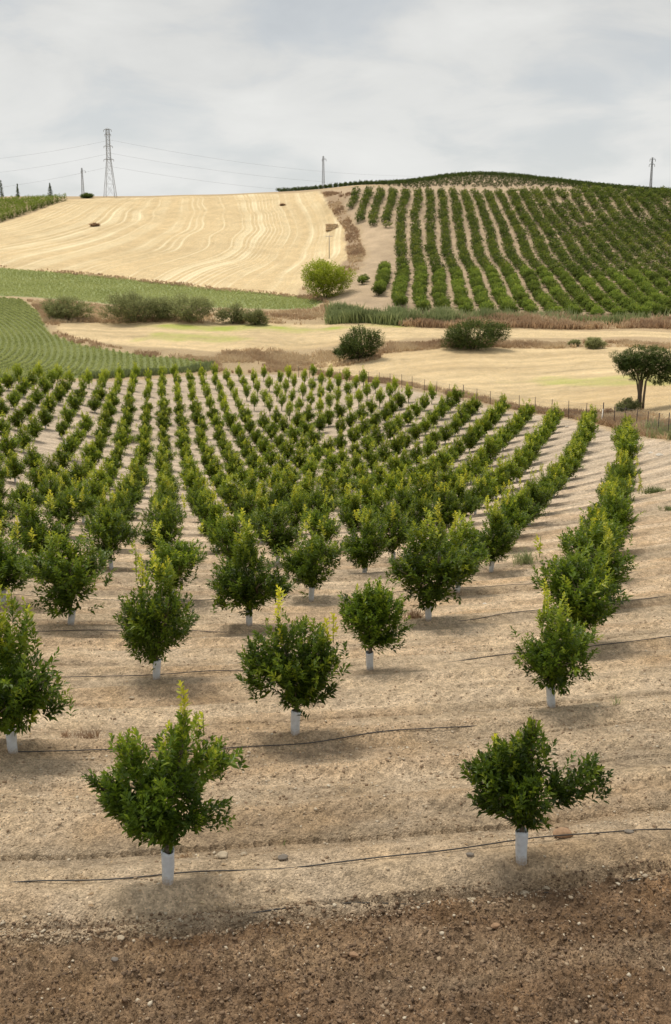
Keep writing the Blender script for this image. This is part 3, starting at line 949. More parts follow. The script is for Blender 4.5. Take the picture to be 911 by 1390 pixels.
VAR = []
for q in range(8):
    r_ = np.random.default_rng(50 + q)
    lob = rand_lobes(20 + q)
    tp = [(r_.normal(0, .2), r_.normal(0, .2), r_.uniform(1.55, 1.8), r_.uniform(.18, .42), r_.uniform(.72, .95)) for _ in range((3, 1, 5, 3, 6, 4, 0, 5)[q])]
    VAR.append(young_tree_meshes('dense', lob, 100 + q, n=430, per=15, leaf=.112, tops=tp, z_fork=.48))
VARF = []
for q in range(5):
    r_ = np.random.default_rng(150 + q)
    lob = rand_lobes(220 + q, .98, 1.0) + [(0, 0, .5, .4, .4, .3)]
    tp = [(r_.normal(0, .2), r_.normal(0, .2), r_.uniform(1.5, 1.75), r_.uniform(.15, .3), r_.uniform(.66, .85)) for _ in range(4)]
    VARF.append(young_tree_meshes('far', lob, 300 + q, n=330, per=9, leaf=.175, tops=tp, z_fork=.42, base_t=.40, simple=True))

LOB_L = [(-.10, 0, 1.12, .52, .48, .42), (-.58, .05, 1.20, .26, .25, .2), (-.84, .0, 1.31, .10, .1, .06), (-.36, -.1, 1.66, .20, .2, .24), (.22, .05, 1.66, .26, .25, .34),
         (.24, 0, 2.0, .08, .08, .12), (.56, .05, 1.52, .26, .22, .14), (.82, .0, 1.55, .10, .1, .06), (.48, -.05, .90, .27, .25, .14), (0, 0, .68, .26, .25, .18), (-.52, .1, .92, .26, .2, .11),
         (.1, .35, 1.1, .3, .3, .3), (-.1, -.35, 1.05, .3, .3, .3), (.68, 0, .84, .1, .1, .07)]
LOB_R = [(-.18, 0, 1.10, .44, .42, .38), (-.58, 0, 1.22, .16, .16, .12), (-.44, .05, .76, .20, .2, .10), (.06, 0, 1.50, .27, .25, .24), (.10, 0, 1.74, .08, .08, .14), (.50, .05, .96, .26, .2, .18),
         (.78, 0, 1.14, .22, .2, .20), (.98, 0, 1.20, .06, .06, .05), (.0, 0, .58, .2, .2, .13), (.95, 0, .92, .07, .07, .05), (-.05, .3, 1.1, .3, .25, .3), (0, -.3, 1.0, .3, .25, .28), (-.36, 0, 1.48, .14, .14, .1)]
TREE_L = young_tree_meshes('foremost', LOB_L, 901, n=560, per=15, leaf=.115, stem=.22, tops=[(.24, 0, 2.0, .36, .97), (.44, 0, 1.86, .14, .78)], base_t=.20)
TREE_R = young_tree_meshes('foremost', LOB_R, 902, n=500, per=15, leaf=.115, stem=.22, tops=[(-.36, 0, 1.52, .08, .85)], base_t=.22)
LOB_2 = [(-.05, 0, 1.05, .58, .55, .42), (-.45, 0, 1.2, .28, .28, .3), (.4, 0, 1.15, .36, .34, .34), (.0, 0, .6, .28, .28, .18), (.3, 0, .7, .25, .25, .18), (-.18, 0, 1.55, .2, .2, .25), (.2, 0, 1.5, .28, .28, .22), (-.6, 0, .85, .2, .2, .15)]
TREE_2 = young_tree_meshes('tufted', LOB_2, 903, n=500, per=15, leaf=.112, stem=.24, tops=[(-.2, 0, 1.7, .45, .95), (.5, 0, 1.45, .3, .97), (.42, .05, 1.4, .25, .97)], base_t=.24)
LOB_3 = [(0, 0, 1.05, .52, .5, .42), (.3, 0, 1.2, .34, .34, .3), (-.3, 0, 1.2, .3, .3, .28), (.35, 0, .62, .24, .24, .2), (0, 0, .65, .3, .3, .2), (.05, 0, 1.45, .3, .3, .22), (.62, 0, .85, .14, .14, .1)]
TREE_3 = young_tree_meshes('round', LOB_3, 904, n=480, per=15, leaf=.11, stem=.24, tops=[], base_t=.24)

OBS = {(1, 1): (228, 1209), (0, 1): (707, 1176), (0, 2): (748, 966), (1, 2): (400, 1004), (2, 2): (18, 1024), (2, 3): (212, 924), (1, 3): (502, 911), (3, 4): (96, 852), (2, 4): (338, 855),
       (1, 4): (581, 846), (1, 5): (621, 806), (2, 5): (422, 817), (4, 5): (5, 820), (1, 6): (666, 778), (2, 6): (494, 779), (4, 6): (151, 773), (2, 7): (534, 763), (3, 7): (377, 767), (5, 7): (55, 772)}
SPECIAL = {(1, 1): ('L', 'foremost citrus tree on the left, one yellow top shoot and long side branches'),
           (0, 1): ('R', 'foremost citrus tree on the right, one leafy branch sweeping out to its right'),
           (1, 2): ('T', 'citrus tree with two bright yellow shoots, just behind the two foremost trees'),
           (2, 2): (0, 'big full citrus tree cut by the left edge, nearest on that side'),
           (0, 2): (3, 'citrus tree directly behind the foremost right tree, low spreading leafy crown'),
           (2, 3): (2, 'tall bushy citrus tree standing behind the foremost left tree, side tuft at right'),
           (1, 3): ('B', 'round dark citrus tree without yellow shoots, on a clear white trunk guard')}
trees = []
for i in range(-9, 60):
    for j in range(1, 60):
        p = O0 + i * VI + j * VJ
        if p[1] < 9 or p[1] > 175:
            continue
        rr = np.random.default_rng((i + 20) * 977 + j * 131 + 5)
        if (i, j) in OBS:
            p = np.array(ground_at(*OBS[(i, j)]))
        else:
            p = p + rr.normal(0, .10, 2)
        trees.append((i, j, p[0], p[1], rr))
TX = np.array([t[2] for t in trees]); TY = np.array([t[3] for t in trees])
dsd = sdist(P_ORCH, TX, TY)
TZ = micro(TX, TY)
vis_trees, rest = [], []
for t, d, z in zip(trees, dsd, TZ):
    if d < 1.3:
        continue
    if t[3] > 36 and t[4].random() < .025:
        continue
    x_, y_ = project(t[2], t[3], z + 1.0)
    hw = .5 * F / t[3]
    if -hw < x_ < 911 + hw and y_ > 0:
        vis_trees.append((t, z))
    elif -1500 < x_ < 2400 and abs(t[2] / t[3]) < .8:
        rest.append((t, z))
vis_trees.sort(key=lambda q: q[0][3])
chosen = vis_trees[:300]
rest += vis_trees[300:]
print('orchard: in view', len(vis_trees), 'others', len(rest))
cols_ = sorted(set(q[0][0] for q in chosen))
cnt = {}
for t, z in chosen:
    i, j, x, y, rr = t
    cnt[i] = cnt.get(i, 0) + 1
    fx = float(np.interp(y, [12, 16, 20, 32, 60, 100, 150], [1.0, 1.18, 1.2, 1.17, 1.08, 1.06, 1.04]))
    s_ = rr.uniform(.9, 1.1) * float(np.interp(y, [12, 16, 20, 32, 60, 150], [1.0, 1.2, 1.3, 1.27, 1.27, 1.5]))
    rot = rr.uniform(0, 6.28)
    sx = s_ * fx * rr.uniform(.93, 1.08)
    crown, trunk, new = (VAR if y < 58 else VARF)[rr.integers(0, 8 if y < 58 else 5)]
    lab = None
    if (i, j) in SPECIAL:
        kd, lab = SPECIAL[(i, j)]
        if kd in ('L', 'R', 'T', 'B'):
            crown, trunk, new = {'L': TREE_L, 'R': TREE_R, 'T': TREE_2, 'B': TREE_3}[kd]; rot = 0; sx = 1.2; s_ = 1.14
            if kd in 'LR': sx = s_ = 1.02
        else:
            crown, trunk, new = VAR[kd]
            if (i, j) == (2, 2): sx = 1.3; s_ = 1.3
            if (i, j) == (2, 3): sx = 1.25; s_ = 1.35
            if (i, j) == (0, 2): sx = 1.12; s_ = 1.0
    if lab is None:
        ci = cols_.index(i)
        rowtxt = 'the rightmost row' if ci == 0 else 'the %s row from the right' % ORD[ci + 1]
        lab = 'young citrus tree, %s from the front in %s' % (ORD[cnt[i]], rowtxt)
    e = tag(empty('citrus_tree', (x, y, z - .01), rot, (sx, sx, s_)), lab, 'tree', 'young citrus trees planted in rows')
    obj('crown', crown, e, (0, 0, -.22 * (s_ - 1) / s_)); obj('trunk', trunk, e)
    g = obj('trunk_guard', GUARDS[rr.integers(0, 3)], e)
    g.rotation_euler = (rr.normal(0, .04), rr.normal(0, .04), rr.uniform(0, 6))
    g.scale = (1 / sx ** .7, 1 / sx ** .7, .92 / s_)

    for nw in new:
        obj('new_shoot', nw, e, (0, 0, -.22 * (s_ - 1) / s_))

tm = []
for q in range(4):
    r_ = np.random.default_rng(400 + q); b = Bag()
    lob = rand_lobes(440 + q, .98, 1.05)
    tips, k = in_lobes(lob, 170, r_)
    d = unit(tips - np.array([0, 0, .6])) + np.array([0, 0, .6]) + r_.normal(0, .3, tips.shape)
    shoots(b, tips, d, .3, 7, .21, .36 + .35 * np.clip((tips[:, 2] - .8) / 1.0, 0, 1), r_, simple=True, aspect=.42)
    b.tube([(0, 0, 0), (0, 0, .6)], [.05, .035], 4, tint=0, cap=False)
    tm.append(template(b))
pl = []
for t, z in rest:
    rr = t[4]; fx = 1.18
    pl.append((t[2], t[3], z, rr.uniform(0, 6.3), fx * rr.uniform(.9, 1.1), rr.uniform(1.5, 1.75), .05 + rr.normal(0, .04), int(rr.integers(0, 4))))
tag(obj('distant_citrus_trees', replicate(tm, pl, 'distant_citrus_trees', M_LEAF)), 'small far citrus trees at the back and sides of the young orchard', 'trees', kind='stuff')

# ------------------------------------------------------------------ the orange grove on the hill
def grove_crown(seed, n, per, leaf, simple=True):
    r = np.random.default_rng(seed); b = Bag()
    L = [(0, 0, 1.55, 1.7, 1.7, 1.25)]
    for q in range(7):
        a = q * .9 + r.normal(0, .25); R = r.uniform(.9, 1.4)
        L.append((R * math.cos(a), R * math.sin(a), r.uniform(1.0, 2.1), .85, .85, r.uniform(.6, .8)))
    L.append((r.normal(0, .4), r.normal(0, .4), 2.5, .8, .8, .5))
    tips, k = in_lobes(L, n, r, 3.5)
    tips = tips[tips[:, 2] > .3]
    d = unit(tips - np.array([0, 0, 1.1])) + np.array([0, 0, .35]) + r.normal(0, .3, tips.shape)
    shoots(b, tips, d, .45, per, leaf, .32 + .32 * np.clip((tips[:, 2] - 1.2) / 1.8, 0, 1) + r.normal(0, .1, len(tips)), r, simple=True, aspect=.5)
    return b


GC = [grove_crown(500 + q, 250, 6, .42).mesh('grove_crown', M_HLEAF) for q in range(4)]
tw = Bag(); tw.tube([(0, 0, -.3), (0.03, 0, .5), (0, .05, 1.3)], [.13, .10, .07], 7)
for q in range(4):
    tw.tube([(0, 0, .5), (.4 * math.cos(q * 1.6), .4 * math.sin(q * 1.6), 1.1), (.9 * math.cos(q * 1.6), .9 * math.sin(q * 1.6), 1.6)], [.07, .05, .02], 5)
GT = tw.mesh('grove_trunk', M_BARK, True)
GLOW = [template(grove_crown(600 + q, 60, 5, .62)) for q in range(5)]
grove = []
for k in range(-4, 40):
    r_ = np.random.default_rng(7000 + k)
    D = 237 + r_.uniform(0, 1.5)
    while D < 441 + (14 if k > 14 else 0):
        t = (D - 237) / 200
        x = 14.6 + 5 * k + 12.9 * t + .5 * math.sin(D / 21 + k * .3) * t * 2 + .3 * math.sin(D / 11.0)
        ok = True
        if k == -4: ok = 415 < D
        if k == -3: ok = 392 < D
        if k == -2: ok = D > 378 or 278 < D < 283.5
        if k == -1: ok = D > 374 or 258 < D < 302
        if k == 0: ok = D > 243
        pgap = .035 + (.02 if k > 11 and D > 330 else 0)
        if k > 10 and float(vnoise(np.array([x * .045]), np.array([D * .05]), 77)[0]) > .90: ok = False
        if ok and r_.random() > pgap:
            grove.append((k, x + r_.normal(0, .22), D + r_.normal(0, .25), r_))
        D += 3.25 + r_.uniform(-.2, .2)
gx = np.array([g[1] for g in grove]); gy = np.array([g[2] for g in grove]); gz = height(gx, gy)
lst = []
for g, z in zip(grove, gz):
    x_, y_ = project(g[1], g[2], z + 1.5)
    lst.append((g, float(z), -12 < x_ < 921, x_))
inv = sorted([q for q in lst if q[2]], key=lambda q: q[0][2])
ind = inv[:300]; oth = inv[300:] + [q for q in lst if not q[2] and -250 < q[3] < 1200]
kk = sorted(set(q[0][0] for q in ind)); cnt = {}
for (g, z, _, _) in ind:
    k, x, y, r_ = g
    cnt[k] = cnt.get(k, 0) + 1
    s_ = r_.uniform(.88, 1.1)
    if k == -2: s_ = .8
    e = empty('orange_tree', (x, y, z - .05), r_.uniform(0, 6.3), (s_ * 1.02, s_ * 1.02, s_))
    ki = kk.index(k)
    tag(e, 'orange tree, %s uphill in %s at the hill foot' % (ORD[cnt[k]], 'the leftmost row' if ki == 0 else 'the %s row from the left' % ORD[ki + 1]), 'tree', 'orange trees of the hillside grove')
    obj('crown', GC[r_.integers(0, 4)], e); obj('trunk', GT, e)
pl = []
for (g, z, _, _) in oth:
    r_ = g[3]; s_ = r_.uniform(.85, 1.12)
    pl.append((g[1], g[2], z, r_.uniform(0, 6.3), s_ * (1.04 if g[0] < 9 else 1.24), s_, r_.normal(0, .12), int(r_.integers(0, 5))))
# the dark young trees on the summit, on their own grid
ns_sum = 0
for a in range(-40, 84):
    for b in range(0, 38):
        x = a * 4.8 + (b % 2) * 2.4; y = 458 + b * 5.0
        r_ = np.random.default_rng(90000 + (a + 40) * 100 + b)
        x += r_.normal(0, .3); y += r_.normal(0, .3)
        if not (-30 < x < 260): continue
        lim = 459 - max(0, (x - 120)) * .12
        if x < 40: lim = 459 + (40 - x) * 1.1
        if y < lim or y > 600: continue
        z = h1(x, y); s_ = r_.uniform(.58, .74)
        pl.append((x, y, z, r_.uniform(0, 6.3), s_, s_ * 1.05, -.32 + r_.normal(0, .06), int(r_.integers(0, 5)))); ns_sum += 1
print('grove in view', len(inv), 'others', len(oth), 'summit', ns_sum)
tag(obj('distant_orange_trees', replicate(GLOW, pl, 'distant_orange_trees', M_HLEAF)), 'small orange trees high on the hillside and round the summit', 'trees', kind='stuff')


# ------------------------------------------------------------------ bushes and single trees
def bush_mesh(name, mat, w, h, seed, leaf=.3, n=260, per=6, flat=1.0, lift_=.0, t0=.35):
    r = np.random.default_rng(seed); b = Bag()
    L = [(0, 0, h * .42 + lift_, w * .42, w * .36, h * .44)]
    n = int(n * 3.4); leaf = leaf * 1.2
    for q in range(8):
        a = q * .8 + r.normal(0, .3); R = w * r.uniform(.26, .40)
        L.append((R * math.cos(a), R * math.sin(a) * .8, h * r.uniform(.22, .62) + lift_, w * .2, w * .18, h * r.uniform(.2, .32) * flat))
    for q in range(3):
        L.append((r.normal(0, w * .12), r.normal(0, w * .1), h * r.uniform(.7, .82) + lift_, w * .14, w * .13, h * .14))
    tips, k = in_lobes(L, n, r, 3.2)
    tips = tips[tips[:, 2] > .1]
    d = unit(tips - np.array([0, 0, h * .3])) + np.array([0, 0, .4]) + r.normal(0, .35, tips.shape)
    shoots(b, tips, d, leaf * 1.6, per, leaf, t0 + .3 * np.clip(tips[:, 2] / h - .3, 0, 1) + r.normal(0, .12, len(tips)), r, simple=True, aspect=.42)
    return b.mesh(name, mat)


def stems_mesh(w, h, seed, n=5, r0=.12):
    r = np.random.default_rng(seed); b = Bag()
    for q in range(n):
        a = q * 6.28 / n + r.normal(0, .3)
        b.tube([(.1 * math.cos(a), .1 * math.sin(a), -.2), (w * .08 * math.cos(a), w * .08 * math.sin(a), h * .25), (w * .2 * math.cos(a), w * .2 * math.sin(a), h * .6)], [r0, r0 * .7, r0 * .3], 6)
    return b.mesh('stems', M_BARK, True)


def bush(nm, px_, py_, wpx, hpx, mat, label, cat, seed, leaf=.3, n=300, group=None, trunk='trunk', **kw):
    x, y = ground_at(px_, py_)
    s_ = y / F
    w, h = wpx * s_, hpx * s_
    e = tag(empty(nm, (x, y, h1(x, y) - .05)), label, cat, group)
    obj('crown', bush_mesh('crown', mat, w, h, seed, leaf, n, **kw), e)
    obj(trunk, stems_mesh(w, h, seed + 1), e)
    return e


GB_ = 'olive green shrubs on the dry bank'
bush('shrub', 92, 434, 72, 38, M_OLIVE, 'leftmost olive green shrub on the dry bank above the pale field', 'shrub', 11, .42, 420, GB_)
bush('shrub', 180, 438, 84, 46, M_OLIVE, 'largest olive green shrub on the dry bank, second from the left', 'shrub', 12, .42, 560, GB_)
bush('shrub', 216, 434, 48, 36, M_OLIVE, 'smaller olive shrub tucked against the right side of the largest shrub', 'shrub', 13, .42, 260, GB_)
bush('shrub', 256, 437, 76, 42, M_OLIVE, 'wide olive shrub in the middle of the dry bank', 'shrub', 14, .42, 440, GB_)
bush('shrub', 316, 439, 46, 31, M_OLIVE, 'low olive shrub, second last toward the right end of the bank', 'shrub', 15, .4, 230, GB_)
bush('shrub', 347, 441, 38, 26, M_OLIVE, 'small rounded shrub closing the right end of the bank', 'shrub', 16, .4, 200, GB_)
bush('broad_tree', 441, 405, 80, 60, M_LIME, 'bright yellow-green tree at the foot of the stubble slope', 'tree', 21, .55, 620)
bush('fig_tree', 488, 488, 68, 52, M_DARKL, 'dark round tree beside the dirt bank, left of the middle', 'tree', 31, .34, 620, t0=.4)
bush('shrub', 463, 482, 26, 16, M_DARKL, 'low dark shrub leaning on the left side of the round tree', 'shrub', 32, .3, 160, t0=.4)
bush('fig_tree', 641, 474, 94, 46, M_DARKL, 'wide dark tree on the field edge below the orange grove', 'tree', 33, .36, 760, t0=.45)
bush('shrub', 806, 473, 30, 18, M_OLIVE, 'pale green rounded shrub on the field edge right of the wide tree', 'shrub', 34, .3, 240, t0=.5)
bush('shrub', 779, 470, 20, 11, M_OLIVE, 'lowest pale shrub just left of the pale green rounded one', 'shrub', 35, .3, 120, t0=.5)
bush('shrub', 852, 561, 40, 26, M_OLIVE, 'grey scrubby shrub between the corner fence post and the umbrella tree', 'shrub', 36, .2, 240, t0=.3)
bush('shrub', 826, 566, 20, 15, M_STRAW, 'dry brown shrub right at the corner fence post', 'shrub', 37, .2, 120, t0=.2)
bush('shrub', 118, 269, 20, 8, M_DARKL, 'small round shrub on the skyline left of the tall pylon', 'shrub', 38, .6, 120, t0=.4)
bush('shrub', 48, 266, 15, 7, M_DARKL, 'low dark shrub between the small conifers on the skyline', 'shrub', 39, .6, 90)
bush('dead_brush', 128, 307, 15, 5, M_STRAW, 'small patch of dead brush in the stubble below the pylon', 'brush', 40, .5, 90, t0=.05)
bush('dead_brush', 383, 279, 9, 3, M_STRAW, 'tiny brown clump high in the stubble near its right side', 'brush', 41, .5, 40, t0=.05)

# the flat-topped tree at the right
def umbrella_tree():
    x, y = ground_at(868, 557)
    s_ = y / F
    e = tag(empty('umbrella_tree', (x, y, h1(x, y) - .05)), 'dark spreading tree with slim bare trunks behind the fence at right', 'tree')
    r = np.random.default_rng(77); b = Bag()
    lob = []
    for (px_, py_, rx, rz) in [(845, 485, 15, 5), (838, 480, 12, 4), (862, 478, 18, 6), (880, 484, 20, 7), (850, 494, 15, 7), (845, 500, 10, 7), (860, 512, 8, 5), (890, 516, 14, 6), (915, 506, 14, 8), (908, 494, 16, 9), (876, 490, 20, 10), (850, 490, 16, 8), (886, 474, 16, 6), (842, 497, 8, 5), (866, 496, 16, 8), (882, 504, 18, 8), (900, 510, 14, 6), (864, 506, 10, 6), (858, 488, 18, 6), (900, 502, 14, 6), (895, 488, 20, 6), (912, 484, 14, 5), (868, 471, 13, 3.5), (902, 475, 12, 4),
                               (836, 489, 8, 4), (856, 507, 6, 4), (848, 503, 5, 3), (880, 497, 15, 5), (905, 497, 12, 5), (922, 491, 10, 5), (870, 505, 8, 5), (887, 508, 7, 5), (850, 474, 9, 3)]:
        for yy in (-.6, .1, .8):
            lob.append(((px_ - 868) * s_ + r.normal(0, .25), yy * rx * s_ * 1.1 + r.normal(0, .3), (557 - py_) * s_ + r.normal(0, .12), rx * s_ * 1.0, rx * s_ * .9, rz * s_ * 1.1))
    tips, k = in_lobes(lob, 3600, r, 2.6)
    c = np.array([lob[q][:3] for q in k])
    d = unit((tips - c) * np.array([1, 1, .5])) + np.array([0, 0, .25]) + r.normal(0, .3, tips.shape)
    shoots(b, tips, d, .35, 7, .27, .38 + .3 * np.clip((tips[:, 2] - 5.5) / 3, 0, 1) + r.normal(0, .12, len(tips)), r, simple=True, aspect=.34)
    obj('crown', b.mesh('crown', M_DARKL), e)
    w = Bag()
    for (x0, x1, x2, dy, rad) in [(-.2, -.25, -1.2, .0, .12), (.05, .0, .4, .3, .14), (.3, .4, 1.8, -.2, .13), (.1, .3, 1.2, .6, .09), (-.1, -.4, -2.0, .4, .09)]:
        w.tube([(x0, dy * .3, -.2), (x0 * 1.05, dy * .5, 1.4), (x1, dy, 3.2), (x2 * .6, dy * 1.6, 4.6), (x2, dy * 2.4, 6.0)], [rad * 1.2, rad, rad * .9, rad * .6, rad * .25], 8)
    for q in range(12):
        l = lob[r.integers(0, len(lob))]
        w.tube([(l[0] * .3, l[1] * .3, 4.0), (l[0] * .7, l[1] * .7, 5.0), l[:3]], [.09, .06, .02], 5)
    obj('trunk', w.mesh('trunk', M_BARK, True), e)


umbrella_tree()


def conifer(px_, py_, hpx, wpx, label, seed):
    x, y = lift(px_, py_, 522)[:2]
    s_ = y / F; h, w = hpx * s_, wpx * s_
    e = tag(empty('conifer', (x, y, h1(x, y) - .1)), label, 'tree', 'conifers on the skyline')
    r = np.random.default_rng(seed); b = Bag()
    n = 260
    z = h * (.12 + .88 * r.uniform(0, 1, n) ** 1.3)
    R = w * .5 * (1 - z / h) ** .75 * r.uniform(.3, 1, n) + .05
    a = r.uniform(0, 6.3, n)
    tips = np.c_[R * np.cos(a), R * np.sin(a), z]
    d = np.c_[np.cos(a), np.sin(a), np.full(n, .25)]
    shoots(b, tips, d, .5, 6, .5, .35, r, simple=True, aspect=.35)
    obj('crown', b.mesh('crown', M_DARKL), e)
    t = Bag(); t.tube([(0, 0, -.2), (0, 0, h * .9)], [.15, .03], 6)
    obj('trunk', t.mesh('trunk', M_BARK, True), e)


conifer(2, 268, 24, 9, 'tallest skyline conifer, half hidden at the left edge', 1)
conifer(24, 268, 19, 7, 'slim skyline conifer, second from the left edge', 2)
conifer(68, 267, 19, 10, 'bushy skyline conifer nearest to the end of the tall crop', 3)


# ------------------------------------------------------------------ crops, reeds, dry grass
def pts_in(P, n, r):
    lo = P.min(0); hi = P.max(0); out = []
    tot = 0
    for _ in range(60):
        q = r.uniform(lo, hi, (n * 2, 2))
        q = q[sdist(P, q[:, 0], q[:, 1]) > 0]
        out.append(q); tot += len(q)
        if tot >= n: break
    return np.vstack(out)[:n]


def blades(bag, P, h, w, lean, tint, r, per):
    """tufts of thin blades rooted on the ground"""
    n = len(P)
    z = height(P[:, 0], P[:, 1])
    B = np.repeat(np.c_[P, z - .03], per, 0)
    m = len(B)
    hh = np.repeat(np.broadcast_to(h, (n,)), per) * r.uniform(.5, 1.1, m)
    B[:, :2] += r.normal(0, 1, (m, 2)) * hh[:, None] * .22
    dz = np.c_[r.normal(0, lean, (m, 2)), np.ones(m)]
    tt = np.clip(np.repeat(np.broadcast_to(tint, (n,)), per) + r.normal(0, .1, m), 0, 1)
    a = r.uniform(0, 3.14, m); S = np.c_[np.cos(a), np.sin(a), np.zeros(m)]
    mid = B + dz * hh[:, None] * .55; tip = B + dz * hh[:, None] + np.c_[r.normal(0, lean * .8, (m, 2)) * hh[:, None], np.zeros(m)]
    V = np.stack([B - S * w * .3, B + S * w * .3, mid + S * w * .5, tip, mid - S * w * .5], 1).reshape(-1, 3)
    b = np.arange(m)[:, None] * 5
    bag.add(V, b + np.array([[2, 3, 4]]), b + np.array([[0, 1, 2, 4]]), np.repeat(tt, 5))


def tuft_field(name, label, cat, specs, mat, seed):
    r = np.random.default_rng(seed); b = Bag()
    for (pl_, n, h, w, t0, t1, lean, per) in specs:
        P = pts_in(poly(pl_), n, r)
        dens = fbm(P[:, 0] * .12, P[:, 1] * .12, 3, seed)
        P = P[dens * 1.6 + r.uniform(-.2, .2, len(P)) > -.08]
        tint = t0 + (t1 - t0) * np.clip(.5 + fbm(P[:, 0] * .15 + 9, P[:, 1] * .15, 3, seed + 3) * 2.2, 0, 1)
        hh = h * (.45 + 1.1 * np.clip(.5 + fbm(P[:, 0] * .3, P[:, 1] * .3, 2, seed + 6), 0, 1))
        blades(b, P, hh, w, lean, tint, r, per)
    return tag(obj(name, b.mesh(name, mat)), label, cat, kind='stuff')


tuft_field('dry_grass', 'straw coloured dry grass on banks, field edges and along the fence', 'grass', [
    ([(70, 439), (60, 425), (60, 408), (100, 411), (230, 418), (330, 421), (430, 420), (445, 410), (450, 436), (430, 441), (300, 440), (150, 439)], 5200, .8, .16, .4, 1.0, .3, 5),
    ([(36, 408), (60, 410), (80, 440), (80, 452), (130, 466), (205, 480), (290, 488), (300, 480), (420, 478), (420, 500), (340, 507), (290, 505), (290, 493), (200, 485), (110, 470), (66, 453), (54, 425)], 4200, .7, .12, .35, .9, .3, 5),
    ([(300, 478), (420, 470), (450, 472), (520, 478), (515, 488), (470, 497), (430, 500), (380, 505), (330, 506)], 2600, .6, .12, .45, 1.0, .35, 5),
    ([(330, 478), (420, 468), (520, 466), (700, 465), (911, 468), (1050, 468), (1050, 475), (700, 473), (590, 474), (520, 480), (430, 482)], 5200, .75, .12, .3, .95, .3, 5),
    ([(430, 509), (540, 522), (640, 542), (760, 565), (818, 577), (911, 594), (1000, 612), (1000, 596), (911, 580), (860, 560), (800, 560), (760, 560), (640, 536), (540, 517), (430, 504)], 5200, .6, .07, .2, .8, .35, 5),
    ([(812, 575), (850, 556), (911, 566), (980, 580), (980, 612), (911, 598)], 2600, .7, .07, .35, .9, .35, 5),
    ([(0, 364), (0, 361), (100, 369), (200, 380), (300, 391), (400, 400), (430, 398), (440, 410), (410, 405), (300, 396), (200, 385), (100, 374)], 1500, .6, .2, .3, .95, .3, 4),
    ([(398, 404), (412, 392), (430, 400), (445, 412), (430, 408)], 600, .9, .2, .2, .7, .3, 4),
    ([(436, 262), (455, 266), (468, 287), (485, 314), (495, 345), (486, 366), (466, 382), (458, 372), (472, 352), (468, 312), (446, 280)], 1500, .9, .25, .25, .9, .3, 4),
    ([(438, 263), (470, 262), (480, 266), (470, 270), (445, 268)], 260, 1.2, .3, .0, .3, .3, 4),
], M_STRAW, 3)
tuft_field('brown_brush', 'reddish brown dry weeds along the foot of the orange grove', 'weeds', [
    ([(540, 443), (620, 446), (760, 447), (911, 447), (1060, 449), (1060, 438), (911, 436), (780, 434), (640, 432), (560, 437)], 5200, 1.6, .24, .15, .7, .25, 6),
], M_STRAW, 4)
tuft_field('reeds', 'grey green reeds in the ditch at the foot of the hill', 'reeds', [
    ([(447, 440), (540, 442), (615, 441), (610, 433), (520, 430), (450, 428)], 2600, 2.8, .26, .2, .7, .2, 8),
    ([(600, 440), (760, 440), (900, 441), (900, 434), (760, 432), (600, 431)], 700, 2.4, .24, .3, .7, .14, 7),
], M_REED, 5)
tuft_field('green_weeds', 'grey green weeds at the foot of the fence', 'weeds', [
    ([(876, 594), (930, 600), (980, 606), (980, 590), (911, 584), (880, 584)], 500, .9, .07, .2, .7, .2, 6),
    ([(100, 514), (200, 510), (285, 504), (288, 494), (272, 500), (180, 506), (100, 511), (-100, 518), (-100, 522)], 1500, .9, .12, .0, .3, .2, 6),
], M_REED, 6)

# row crops
def clump_t(seed, w, h, n, leaf):
    r = np.random.default_rng(seed); b = Bag()
    P = np.c_[r.normal(0, w * .22, (n, 2)), r.uniform(0, h * .6, n)]
    D = np.c_[r.normal(0, 1, (n, 2)), r.uniform(.3, 1.4, n)]
    add_leaves(b, P, D, leaf * r.uniform(.7, 1.2, n), leaf * .6, np.clip(.3 + .4 * P[:, 2] / h + r.normal(0, .15, n), 0, 1), r, simple=True)
    return template(b)


CL = [clump_t(q, .8, .62, 15, .34) for q in range(6)]


def rows_of_crop(name, label, P, p0, p1, gap, step, sc, dt, seed, jit, curve=0.0):
    """rows run from pixel point p0 towards p1 (both on the land)"""
    r = np.random.default_rng(seed)
    A0 = np.array(ground_at(*p0)); A1 = np.array(ground_at(*p1))
    d = unit(A1 - A0); nrm = np.array([d[1], -d[0]])
    c0 = P - A0
    smin, smax = (c0 @ nrm).min(), (c0 @ nrm).max(); tmin, tmax = (c0 @ d).min(), (c0 @ d).max()
    S = np.arange(smin - 20, smax + 20, gap); T = np.arange(tmin, tmax, step)
    s2, t2 = np.meshgrid(S, T)
    s2 = s2.ravel(); t2 = t2.ravel() + r.uniform(-.1, .1, s2.size)
    sh = s2 + curve * (t2 / 40) ** 2 * 10 + r.normal(0, jit, s2.size)
    Q = A0 + sh[:, None] * nrm + t2[:, None] * d
    Q = Q[sdist(P, Q[:, 0], Q[:, 1]) > .2]
    Q = Q[np.abs(Q[:, 0] / Q[:, 1]) < .43]
    z = height(Q[:, 0], Q[:, 1])
    nn = fbm(Q[:, 0] * .1, Q[:, 1] * .1, 3, seed)
    pl_ = [(Q[i, 0], Q[i, 1], z[i], r.uniform(0, 6.3), sc * r.uniform(.8, 1.2), sc * r.uniform(.75, 1.2), dt + nn[i] * .5 + r.normal(0, .05), int(r.integers(0, 6))) for i in range(len(Q))]
    print(name, len(pl_))
    return tag(obj(name, replicate(CL, pl_, name, M_CROP)), label, 'crop', kind='stuff')


